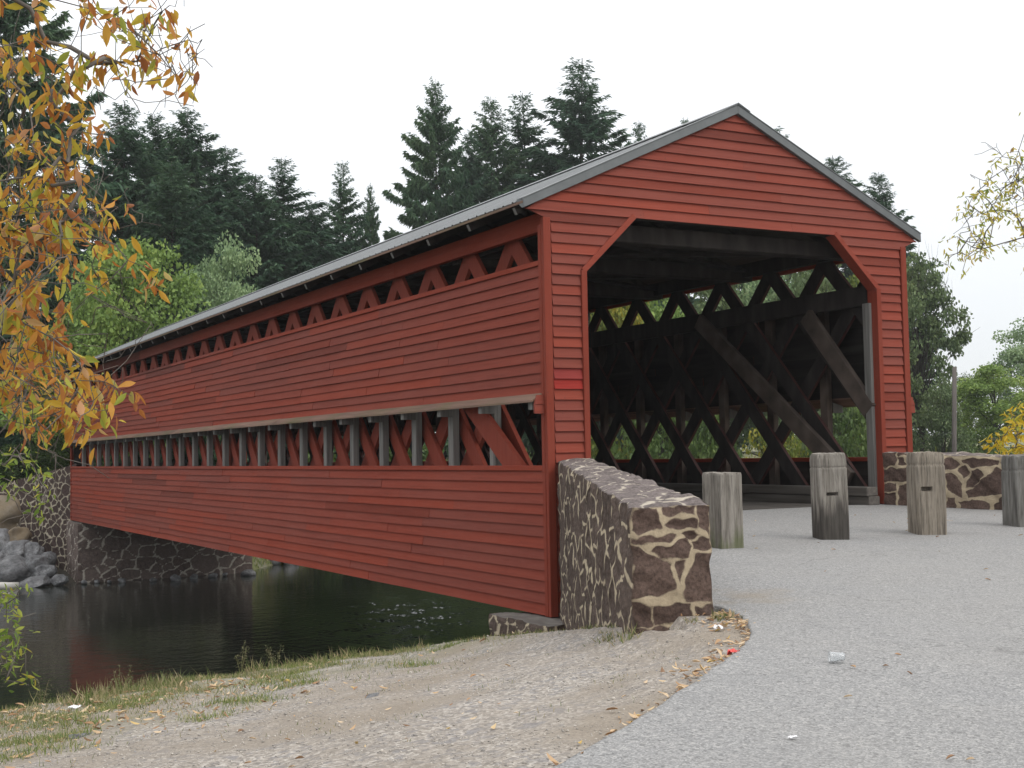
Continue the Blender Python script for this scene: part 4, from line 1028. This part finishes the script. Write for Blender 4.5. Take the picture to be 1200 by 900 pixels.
# leaning pole
p = ray(1113, 527, 58); p.z = hz(p.x, p.y); q = ray(1118.5, 430, 58.4)
mb = MB(); mb.tube([p - Vector((0, 0, .3)), p.lerp(q, .5), q], [.13, .115, .10], 10); tag(mb.build('wooden_pole', M['pole'], smooth=True), 'bare leaning wooden pole standing behind the right stone wall', 'pole')

# ------------------------------------------------------------------ near branches
def grow(name, label, cat, group, root, trunk_pts, trunk_r, targets, leaf_mat, leaf_len, nleaf, seed, droop=.8, bare=0, tw=.0016, leafT=LEAF_T, leafF=LEAF_TRI, maxlink=1.3):
    """a plant whose twigs reach clusters of leaves; every twig hangs on the nearest older wood"""
    rg = np.random.default_rng(seed)
    nodes = [np.array(p, float) for p in trunk_pts]; par = [-1] + list(range(len(trunk_pts) - 1)); ends = []
    order = sorted(range(len(targets)), key=lambda i: min(np.linalg.norm(np.array(targets[i]) - n) for n in nodes))
    for i in order:
        t = np.array(targets[i], float); dist = [np.linalg.norm(t - n) for n in nodes]; j = int(np.argmin(dist)); a = nodes[j]; n = max(2, int(dist[j] / .16))
        prev = j; perp = rg.normal(0, 1, 3) * .09 * dist[j]
        for k in range(1, n + 1):
            f = k / n; q = a + (t - a) * f + perp * math.sin(f * math.pi) + np.array([0, 0, .10 * dist[j] * math.sin(f * math.pi)]) + rg.normal(0, .008, 3)
            nodes.append(q); par.append(prev); prev = len(nodes) - 1
        ends.append(prev)
    for _ in range(bare):
        j = int(rg.integers(len(trunk_pts), len(nodes))); a = nodes[j]; d = rg.normal(0, 1, 3); d /= np.linalg.norm(d); ln = rg.uniform(.08, .30); prev = j
        for k in range(1, 4):
            nodes.append(a + d * ln * k / 3 + rg.normal(0, .012, 3)); par.append(prev); prev = len(nodes) - 1
    w = np.zeros(len(nodes))
    for i in range(len(nodes) - 1, -1, -1):
        w[i] += 1
        if par[i] >= 0: w[par[i]] += w[i]
    rad = tw + .00042 * np.sqrt(w) * (tw / .0016)
    for i in range(len(trunk_pts)): rad[i] = max(rad[i], trunk_r[i])
    kids = {}
    for i, p in enumerate(par): kids.setdefault(p, []).append(i)
    mb = MB(); stack = [0]; seen = set()
    chains = []; st = [(None, 0)]
    while st:
        p0, i = st.pop(); ch = ([p0] if p0 is not None else []) + [i]
        while kids.get(ch[-1]):
            ks = sorted(kids[ch[-1]], key=lambda k: -w[k])
            for k in ks[1:]: st.append((ch[-1], k))
            ch.append(ks[0])
        chains.append(ch)
    base = np.array(root, float)
    for ch in chains:
        if len(ch) > 1:
            rr = [min(rad[c], rad[ch[1]]) for c in ch]; mb.tube([tuple(nodes[c] - base) for c in ch], rr, 6 if rr[0] > .01 else 4)
    o = empty(name, tuple(root)); mb.build('trunk', M['twig'] if tw < .01 else M['bark'], o, True)
    P, D = [], []
    for e in ends:
        chain = [e]
        while par[chain[-1]] >= len(trunk_pts) and len(chain) < 4: chain.append(par[chain[-1]])
        m = int(rg.integers(nleaf[0], nleaf[1]))
        for _ in range(m):
            c = chain[int(rg.integers(0, len(chain)))] if rg.random() < .55 else e
            pp = nodes[c] + rg.normal(0, .03, 3); dirn = rg.normal(0, .55, 3); dirn[2] = -droop + rg.normal(0, .32); P.append(pp); D.append(dirn)
    P = np.array(P) - base; D = np.array(D)
    V, F = scatter(leafT, leafF, P, D, rg.uniform(-3.14, 3.14, len(P)), leaf_len * rg.uniform(.55, 1.2, len(P)))
    link_mesh('crown', np_mesh('crown', V, F), M[leaf_mat], o)
    return tag(o, label, cat, group)
rg = np.random.default_rng(5)
pts = [(105, 5), (125, 25), (148, 28), (135, 12), (176, 10), (190, 18), (218, 48), (163, 52), (178, 72), (140, 98), (200, 88), (222, 96), (208, 92), (160, 72), (10, 72), (15, 92), (85, 85), (100, 82), (115, 75), (70, 112), (98, 128), (105, 148), (62, 118), (15, 148), (5, 125), (92, 152), (118, 160), (85, 168), (106, 172), (40, 162), (45, 180), (20, 205), (52, 202), (75, 192), (90, 195), (15, 240), (45, 232), (125, 235), (142, 245), (115, 248), (10, 262), (45, 268), (75, 272), (105, 285), (132, 288), (0, 292), (70, 232), (95, 262), (120, 268),
       (85, 308), (70, 322), (45, 328), (118, 326), (183, 322), (186, 332), (15, 328), (40, 342), (10, 368), (30, 382), (60, 388), (5, 408), (25, 418), (50, 412), (55, 438), (72, 448), (15, 438), (40, 458), (62, 466), (85, 468), (100, 472), (20, 478), (45, 488), (75, 492), (93, 498), (108, 512), (55, 508), (15, 498), (30, 430), (80, 430), (105, 438), (126, 444), (134, 486), (122, 484), (154, 466), (96, 462), (60, 425), (68, 480), (33, 470), (48, 400), (72, 400)]
for _ in range(46): pts.append((rg.uniform(-40, 75) if rg.random() < .7 else rg.uniform(0, 100), rg.uniform(200, 515)))
for _ in range(40): pts.append((rg.uniform(-190, -20), rg.uniform(-150, 560)))
for _ in range(14): pts.append((rg.uniform(-60, 60), rg.uniform(-40, 210)))
tg = [tuple(ray(x, y, rg.uniform(4.5, 6.3))) for x, y in pts]
rb = ray(-420, 760, 6.6); rb.z = hz(rb.x, rb.y) - .1
trunk = [tuple(rb)] + [tuple(ray(x, y, d)) for x, y, d in ((-405, 560, 6.4), (-380, 380, 6.2), (-330, 240, 6.0), (-250, 160, 5.8), (-160, 100, 5.7), (-70, 40, 5.5), (20, -30, 5.3), (95, -25, 5.2))]
grow('autumn_tree', 'tree with drooping orange and yellow leaves hanging in from the left', 'tree', None, tuple(rb), trunk, [.13, .11, .08, .05, .03, .018, .010, .006, .004], tg, 'leaf_autumn', .076, (9, 16), 3, .75, 520, .0012)
# tree whose yellowing twigs reach in at the upper right
pts = []
poly = [(1205, 150), (1172, 172), (1158, 186), (1150, 215), (1132, 238), (1108, 272), (1098, 300), (1128, 328), (1150, 306), (1205, 288)]
def inside(x, y):
    c = False
    for i in range(len(poly)):
        (x0, y0), (x1, y1) = poly[i - 1], poly[i]
        if (y0 > y) != (y1 > y) and x < (x1 - x0) * (y - y0) / (y1 - y0) + x0: c = not c
    return c
while len(pts) < 62:
    x, y = rg.uniform(1095, 1205), rg.uniform(148, 330)
    if inside(x, y): pts.append((x, y))
for _ in range(120): pts.append((rg.uniform(1205, 1420), rg.uniform(20, 400)))
tg = [tuple(ray(x, y, rg.uniform(10.2, 12.0))) for x, y in pts]
rb = ray(1500, 640, 12.5); rb.z = hz(rb.x, rb.y) - .1
trunk = [tuple(rb)] + [tuple(ray(x, y, d)) for x, y, d in ((1490, 480, 12.2), (1450, 330, 11.8), (1370, 280, 11.5), (1280, 262, 11.2), (1200, 278, 11.0), (1150, 292, 10.9))]
grow('yellowing_tree', 'tree with sparse yellow green leaves reaching in at the upper right', 'tree', None, tuple(rb), trunk, [.16, .13, .09, .05, .024, .010, .004], tg, 'leaf_mix', .06, (6, 13), 8, .6, 130, .0018)
# golden shrub behind the right wall
pts = [(1188, 492), (1196, 486), (1178, 500), (1168, 508), (1158, 516), (1172, 517), (1186, 512), (1197, 508), (1200, 520), (1190, 524), (1176, 526), (1163, 524), (1204, 498), (1210, 480), (1215, 505), (1222, 490), (1198, 474), (1182, 484), (1230, 515), (1205, 528), (1192, 500), (1180, 508)]
tg = [tuple(ray(x, y, rg.uniform(16.6, 17.8))) for x, y in pts]; rb = ray(1215, 600, 17.2); rb.z = hz(rb.x, rb.y) - .05
grow('golden_shrub', 'bright golden leaved shrub showing over the stone wall at the right border', 'shrub', None, tuple(rb), [tuple(rb), tuple(ray(1214, 560, 17.2)), tuple(ray(1206, 530, 17.2))], [.03, .02, .012], tg, 'leaf_gold', .13, (9, 14), 9, .55, 10, .003)
# green sapling at the lower left
pts = [(8, 545), (22, 530), (30, 545), (5, 560), (14, 572), (26, 520), (44, 560), (50, 575), (47, 590), (52, 602), (40, 548)]
pts += [(5, 695), (18, 690), (32, 694), (4, 712), (16, 720), (8, 735), (20, 742), (6, 755), (28, 758), (25, 775), (30, 790), (34, 806), (12, 770), (2, 780), (-10, 700), (-20, 730), (-25, 560), (-30, 600), (-40, 650), (-30, 780), (4, 800), (-15, 540), (10, 700), (24, 765), (0, 745)]
tg = [tuple(ray(x, y, rg.uniform(7.6, 8.3))) for x, y in pts]; rb = ray(-130, 850, 8.1); rb.z = hz(rb.x, rb.y) - .05
grow('green_sapling', 'small leaved green sapling drooping over the water at the lower left', 'sapling', None, tuple(rb), [tuple(rb), tuple(ray(-120, 740, 8)), tuple(ray(-90, 640, 8)), tuple(ray(-50, 560, 8))], [.03, .022, .014, .008], tg, 'leaf_vine', .062, (7, 13), 12, .5, 20, .0022)

# ------------------------------------------------------------------ ground cover
def gheight(x, y):
    x = np.asarray(x); y = np.asarray(y); return height(x, y) + .012 * vnoise(x, y, 1) + .006 * vnoise(x * 3.3, y * 3.3, 2)
def road_left(y): return np.interp(y, ROAD_Y, ROAD_X)
def on_gravel(x, y):
    return (x < road_left(y) - .02) & ~((y > -6.2) & (x > -2.95 + (y + 5.9) * .5)) & (y < near_crest(x) + .35)
# pebbles
n = 80000; px_ = rg.uniform(-8.5, .4, n); py_ = rg.uniform(-10.5, -.2, n); k = on_gravel(px_, py_)
dens = np.clip(.75 + .6 * vnoise(px_ * .7, py_ * .7, 31), .05, 1) * np.clip((near_crest(px_) - py_) / 2.2, .04, 1); k &= rg.random(n) < dens
px_, py_ = px_[k], py_[k]; n = len(px_)
OCT = np.array([(.5, 0, 0), (-.5, 0, 0), (0, .42, 0), (0, -.42, 0), (.05, .03, .3), (0, 0, -.3)]); OCF = [(0, 2, 4), (2, 1, 4), (1, 3, 4), (3, 0, 4), (2, 0, 5), (1, 2, 5), (3, 1, 5), (0, 3, 5)]
sz = rg.gamma(2.0, .0033, n) + .003
d = np.column_stack([rg.normal(0, 1, n), rg.normal(0, 1, n), rg.normal(0, .15, n)])
V, F = scatter(OCT, OCF, np.column_stack([px_, py_, gheight(px_, py_) + sz * .08]), d, rg.normal(0, .3, n), sz)
tag(link_mesh('gravel_stones', np_mesh('gravel_stones', V, F), M['pebble']), 'loose pale gravel stones strewn over the verge left of the asphalt', 'gravel', kind='stuff')
# fallen leaves
P = []
def strew(n, fx, fy, keep):
    x = fx(n); y = fy(n); k = keep(x, y); P.append(np.column_stack([x[k], y[k]]))
strew(1500, lambda n: rg.uniform(-8.5, .3, n), lambda n: rg.uniform(-9.5, -.3, n), lambda x, y: on_gravel(x, y) & (rg.random(len(x)) < np.clip(1.15 - (near_crest(x) - y) / 2.4, .05, 1) * np.clip(.55 + .8 * vnoise(x * .8, y * .8, 41) + np.clip((-3 - x) * .16, 0, .6), 0, 1)))
strew(2600, lambda n: rg.uniform(-8, -4.4, n), lambda n: rg.uniform(-7.6, -2.6, n), lambda x, y: on_gravel(x, y) & (rg.random(len(x)) < np.clip(1.1 - (near_crest(x) - y) / 3.4, .06, .8)))
t = rg.uniform(-9.3, -5.8, 260); P.append(np.column_stack([road_left(t) - np.abs(rg.normal(0, .09, 260)) + .03, t]))
t = rg.uniform(-7.6, -6.0, 120); P.append(np.column_stack([road_left(t) - np.abs(rg.normal(0, .2, 120)) - .02, t]))
P = np.concatenate(P); n = len(P)
zz = gheight(P[:, 0], P[:, 1]) + .014
d = np.column_stack([rg.normal(0, 1, n), rg.normal(0, 1, n), rg.normal(0, .18, n)])
CURL = [(x, y, z * 1.8 + .18 * (y - .5) ** 2 + .5 * x * x) for x, y, z in LEAF_T]
V, F = scatter(CURL, LEAF_TRI, np.column_stack([P, zz]), d, rg.normal(0, .2, n) + np.where(rg.random(n) < .5, 0, math.pi), np.clip(rg.gamma(5, .0088, n), .018, .085))
tag(link_mesh('fallen_leaves', np_mesh('fallen_leaves', V, F), M['leaf_dry']), 'dry tan and orange fallen leaves scattered on the verge and along the asphalt edge', 'leaves', kind='stuff')
x = rg.uniform(-6, 6, 260); y = rg.uniform(-9.5, -.4, 260); k = (x > road_left(y) + .15) & (x < 5 - y * .45) & (rg.random(260) < .33); x, y = x[k], y[k]; n = len(x)
d = np.column_stack([rg.normal(0, 1, n), rg.normal(0, 1, n), rg.normal(0, .1, n)])
V, F = scatter(CURL, LEAF_TRI, np.column_stack([x, y, zroad(y) + .042]), d, rg.normal(0, .3, n), rg.uniform(.02, .06, n))
tag(link_mesh('leaf_litter', np_mesh('leaf_litter', V, F), M['leaf_dry']), 'few small dry leaves lying apart on the grey asphalt', 'leaves', kind='stuff')
# grass
BL_T = [(-.5, 0, 0), (.5, 0, 0), (.38, .55, .10), (-.38, .55, .10), (0, 1, .34)]; 
def blades(n, x, y, hmin, hmax, width):
    hgt = rg.uniform(hmin, hmax, n); T = np.array(BL_T)
    d = np.column_stack([rg.normal(0, .42, n), rg.normal(0, .42, n), np.ones(n)]); X_, Y_, Z_ = rotmats(d, rg.uniform(-3.14, 3.14, n))
    V = T[None, :, 0:1] * X_[:, None] * width + (T[None, :, 1:2] * Y_[:, None] + T[None, :, 2:3] * Z_[:, None]) * hgt[:, None, None] + np.column_stack([x, y, gheight(x, y) - .005])[:, None]
    b = (np.arange(n) * 5)[:, None]
    return V.reshape(-1, 3), np.concatenate([b + np.array([0, 1, 2]), b + np.array([0, 2, 3]), b + np.array([3, 2, 4])])
Vs, Fs, b = [], [], 0
def add(VF):
    global b
    V, F = VF; Vs.append(V); Fs.append(F + b); b += len(V)
# tall tufts on the crest
for _ in range(330):
    x0 = rg.uniform(-8.5, -.6) if rg.random() < .45 else rg.uniform(-7.5, -3.4)
    if float(vnoise(np.array([x0 * .9]), np.array([2.2]), 77)[0]) < rg.uniform(-.35, .5): continue
    y0 = near_crest(x0) + rg.normal(-.12, .30); m = int(rg.integers(10, 34))
    f = np.interp(x0, [-8, -3.5, -.5], [1.15, .85, .35])
    x = x0 + rg.normal(0, .05, m); y = y0 + rg.normal(0, .05, m); h = rg.uniform(.04, .16) * f; add(blades(m, x, y, h * .5, h * 1.3, .006))
# short turf behind it
n = 60000; x = rg.uniform(-8.5, .2, n); y = near_crest(x) - np.abs(rg.normal(0, 1.1, n)) + .15
k = on_gravel(x, y) & (rg.random(n) < np.clip(.2 + 1.1 * vnoise(x * 1.1, y * 1.1, 51) + np.clip((-4 - x) * .15, 0, .4), .02, 1)); x, y = x[k], y[k]; add(blades(len(x), x, y, .012, .055, .004))
n = 9000; x = rg.uniform(-8, -.5, n); y = rg.uniform(-8, -1, n); k = on_gravel(x, y) & (vnoise(x * 1.3, y * 1.3, 52) > .55); x, y = x[k], y[k]; add(blades(len(x), x, y, .01, .035, .004))
bank_blades = (Vs, Fs); Vs, Fs, b = [], [], 0
n = 90000; x = rg.uniform(-8.8, -2.2, n); y = near_crest(x) - rg.uniform(-.1, 2.9, n)
k = on_gravel(x, y) & (rg.random(n) < np.clip(-.15 + 1.25 * vnoise(x * .95 + 3, y * 1.2, 58) + np.clip((-3.6 - x) * .12, -.1, .35) - (near_crest(x) - y) * .14, 0, 1) * .8); x, y = x[k], y[k]
add(blades(len(x), x, y, .01, .065, .0045))
tag(link_mesh('turf_grass', np_mesh('turf_grass', np.concatenate(Vs), np.concatenate(Fs)), M['turf']), 'patches of short fresh green grass on the verge at the lower left', 'grass', kind='stuff')
Vs, Fs = bank_blades; b = sum(len(v) for v in Vs)
# tufts at the wall foot
for x0, y0, s in [(-2.35, -6.2, .07), (-2.45, -6.24, .09), (-2.62, -6.16, .06), (-2.92, -5.9, .12), (-2.9, -5.6, .09), (-2.6, -5.2, .05), (-2.3, -4.6, .08), (-2.05, -4.1, .06), (-1.7, -3.5, .07), (-2.15, -6.15, .06)]:
    m = 40; add(blades(m, x0 + rg.normal(0, .05, m), y0 + rg.normal(0, .04, m), s * .4, s, .006))
tag(link_mesh('bank_grass', np_mesh('bank_grass', np.concatenate(Vs), np.concatenate(Fs)), M['grass']), 'thin green and straw coloured grass along the crest of the near bank', 'grass', kind='stuff')
# far bank grass
n = 26000; x = np.concatenate([rg.uniform(5.6, 20, n // 2), rg.uniform(-9, 2, n // 2)]); y = far_line(x) + rg.uniform(.1, 4, n) ** 1.1; k = ~((x > -3.2) & (x < 5.9) & (y > 28)) ; x, y = x[k], y[k]
Vs, Fs, b = [], [], 0; add(blades(len(x), x, y, .08, .3, .03))
tag(link_mesh('far_bank_grass', np_mesh('far_bank_grass', np.concatenate(Vs), np.concatenate(Fs)), M['turf']), 'green grass on the far bank below the siding', 'grass', kind='stuff')
# dry weeds standing on the crest
def weed(px, py, d, h, label, seed):
    p = ray(px, py, d); p.z = hz(p.x, p.y) - .02; r = random.Random(seed); mb = MB(); P, D = [], []
    for _ in range(5):
        a = r.uniform(0, 6.28); ln = h * r.uniform(.55, 1.05); e = Vector((math.cos(a) * ln * .28, math.sin(a) * ln * .28, ln)); mid = e * .5 + Vector((0, 0, ln * .06)); mb.tube([(0, 0, 0), mid, e], [.0028, .002, .001], 4)
        for k in range(26):
            t = r.uniform(.35, 1); q = e * t + Vector((r.gauss(0, .012), r.gauss(0, .012), r.gauss(0, .01))); P.append(q); D.append((r.gauss(0, 1), r.gauss(0, 1), r.gauss(.2, .6)))
    o = empty('weed_plant', tuple(p)); mb.build('stem', M['weed'], o)
    V, F = scatter(KITE, KITE_F, np.array(P), np.array(D), np.zeros(len(P)), np.full(len(P), .03)); link_mesh('foliage', np_mesh('foliage', V, F), M['weed'], o)
    tag(o, label, 'weed', 'dry weeds on the near bank')
for i, (x, y, d, h, lab) in enumerate([(322, 776, 11.5, .30, 'brown dry weed on the bank crest, rightmost of the pair above the dark water'), (282, 782, 11, .30, 'green tinged weed on the bank crest left of the brown one'), (140, 808, 10.3, .33, 'tall weed on the bank crest left of the middle of the dark reflection'), (118, 812, 10.2, .24, 'low weed on the bank crest among the tallest grass'), (160, 806, 10.4, .2, 'short thin weed right of the tall one on the bank crest'), (48, 828, 9.6, .28, 'wispy weed near the green sapling on the bank crest')]): weed(x, y, d, h, lab, i)
# stones in the verge, litter
for px, py, d, s, lab in [(98, 862, 6.6, .24, 'flat grey stone half buried among the leaves at the lower left'), (437, 818, 8.1, .26, 'flat pale stone half buried in the gravel verge')]:
    for _ in range(40):
        p = ray(px, py, d); d += (p.z - hz(p.x, p.y)) / .2 * .5
    o = rock(ROCKS[2], (p.x, p.y, hz(p.x, p.y) - .01), (s, s * .7, s * .25), 1.0, 'verge_stone', lab, 'stone', 'stones half buried in the verge')
def crumple(seed, sx, sy, sz, mat, px, py, name, label, onroad=True, d=7.0):
    import bmesh
    bm = bmesh.new(); bmesh.ops.create_grid(bm, x_segments=9, y_segments=9, size=.5); r = random.Random(seed); off = Vector((r.uniform(-9, 9), r.uniform(-9, 9), 0))
    for v in bm.verts:
        a = v.co.copy(); f = mnoise.noise(a * 2.6 + off); g = mnoise.noise(a * 6 + off * 2)
        v.co = Vector((a.x * (1 - .35 * abs(f)) * sx, a.y * (1 - .3 * abs(g)) * sy, (.5 + f * .8 + g * .35) * sz))
    me = bpy.data.meshes.new(name); bm.to_mesh(me); bm.free()
    fz = (lambda x, y: road_z(x, y)) if onroad else hz
    for _ in range(60):
        p = ray(px, py, d); d += (p.z - fz(p.x, p.y)) / .15 * .4
    o = link_mesh(name, me, mat); o.location = (p.x, p.y, fz(p.x, p.y) + .008); o.rotation_euler = (0, 0, r.uniform(-1, 1))
    sm = o.modifiers.new('thickness', 'SOLIDIFY'); sm.thickness = .0015
    tag(o, label, 'litter'); return o
crumple(1, .10, .05, .035, M['wrapper'], 859, 769, 'red_wrapper', 'crumpled red wrapper lying at the asphalt edge', False)
crumple(2, .06, .045, .03, M['white_litter'], 842, 739, 'white_litter', 'white scrap of litter in the leaves near the stone wall end', False)
crumple(4, .045, .02, .009, M['white_litter'], 929, 867, 'paper_scrap', 'thin white paper scrap lying on the asphalt near the bottom')
crumple(5, .085, .055, .03, M['white_litter'], 88, 832, 'paper_scrap', 'white paper scrap among the leaves on the near bank', False, 8.5)
# clear plastic cup on its side
d = 7.0
for _ in range(60):
    p = ray(990, 777, d); d += (p.z - road_z(p.x, p.y)) / .15 * .4
mb = MB(); n = 20; prof = [(.0, .020), (.004, .024), (.03, .027), (.06, .030), (.078, .033), (.08, .035)]
for h, r in prof:
    for k in range(n):
        a = 6.2832 * k / n; mb.v.append((h, r * math.cos(a), r * math.sin(a) * .85 + .03))
for i in range(len(prof) - 1):
    for k in range(n): mb.face([i * n + k, i * n + (k + 1) % n, (i + 1) * n + (k + 1) % n, (i + 1) * n + k])
mb.face(list(range(n))[::-1])
o = mb.build('plastic_cup', M['plastic'], smooth=True); sm = o.modifiers.new('thickness', 'SOLIDIFY'); sm.thickness = .001
o.location = (p.x, p.y, road_z(p.x, p.y) + .004); o.rotation_euler = (0, 0, 2.6); tag(o, 'clear plastic cup lying on its side on the asphalt', 'cup')

# ------------------------------------------------------------------ light
HAZE = .00035
SUN_EL, SUN_AZ = R(46), R(150)      # azimuth clockwise from +y: behind the camera, to its right
w = bpy.data.worlds.new('World'); S.world = w; w.use_nodes = True; t = w.node_tree; t.nodes.clear()
out = t.nodes.new('ShaderNodeOutputWorld'); sky = t.nodes.new('ShaderNodeTexSky'); sky.sky_type = 'NISHITA'; sky.sun_disc = False
sky.sun_elevation = SUN_EL; sky.sun_rotation = SUN_AZ; sky.dust_density = 3
b1 = t.nodes.new('ShaderNodeBackground'); b1.inputs[1].default_value = .12; t.links.new(sky.outputs[0], b1.inputs[0])
# overcast deck: brighter towards the zenith, like a real cloud cover
tc = t.nodes.new('ShaderNodeTexCoord'); sp = t.nodes.new('ShaderNodeSeparateXYZ'); t.links.new(tc.outputs['Generated'], sp.inputs[0])
rp = t.nodes.new('ShaderNodeValToRGB'); t.links.new(sp.outputs['Z'], rp.inputs[0])
rp.color_ramp.elements[0].position = 0; rp.color_ramp.elements[0].color = (.405, .42, .437, 1)
rp.color_ramp.elements[1].position = 1; rp.color_ramp.elements[1].color = (1.0, 1.0, 1.0, 1)
e = rp.color_ramp.elements.new(.32); e.color = (.60, .612, .625, 1)
cn = t.nodes.new('ShaderNodeTexNoise'); cn.inputs['Scale'].default_value = 2.2; cn.inputs['Detail'].default_value = 5; t.links.new(tc.outputs['Generated'], cn.inputs['Vector'])
mr = t.nodes.new('ShaderNodeMapRange'); t.links.new(cn.outputs['Fac'], mr.inputs[0]); mr.inputs[3].default_value = .94; mr.inputs[4].default_value = 1.06
b2 = t.nodes.new('ShaderNodeBackground'); t.links.new(rp.outputs[0], b2.inputs[0])
mu = t.nodes.new('ShaderNodeMath'); mu.operation = 'MULTIPLY'; t.links.new(mr.outputs[0], mu.inputs[0]); mu.inputs[1].default_value = 1.85; t.links.new(mu.outputs[0], b2.inputs[1])
mx = t.nodes.new('ShaderNodeMixShader'); mx.inputs[0].default_value = .9; t.links.new(b1.outputs[0], mx.inputs[1]); t.links.new(b2.outputs[0], mx.inputs[2]); t.links.new(mx.outputs[0], out.inputs[0])
sd = bpy.data.lights.new('sun', 'SUN'); sd.energy = 1.0; sd.angle = R(28); sd.color = (1, .965, .92)
so = bpy.data.objects.new('sun', sd); C.objects.link(so)
dv = Vector((math.sin(SUN_AZ) * math.cos(SUN_EL), math.cos(SUN_AZ) * math.cos(SUN_EL), math.sin(SUN_EL)))
so.rotation_euler = dv.to_track_quat('Z', 'Y').to_euler(); so.location = dv * 60
S.view_settings.view_transform = 'Standard'; S.view_settings.look = 'None'; S.view_settings.exposure = .22; S.view_settings.gamma = 1
S.cycles.max_bounces = 6; S.cycles.diffuse_bounces = 3; S.cycles.transparent_max_bounces = 6
try: S.cycles.use_denoising = True
except Exception: pass

hb = MB(); hb.box((-1000, -1000, -6), (1000, 1000, 34)); hz_o = hb.build('haze', (lambda n: (n.t.nodes.clear(), n.m)[1])(NT('haze_air')))
ht = hz_o.data.materials[0].node_tree; ho = ht.nodes.new('ShaderNodeOutputMaterial'); pv = ht.nodes.new('ShaderNodeVolumePrincipled')
pv.inputs['Color'].default_value = (.93, .96, 1, 1); pv.inputs['Density'].default_value = HAZE; pv.inputs['Anisotropy'].default_value = .1; ht.links.new(pv.outputs[0], ho.inputs['Volume'])
tag(hz_o, 'thin pale haze in the air', 'haze', kind='stuff')
S.cycles.volume_bounces = 1
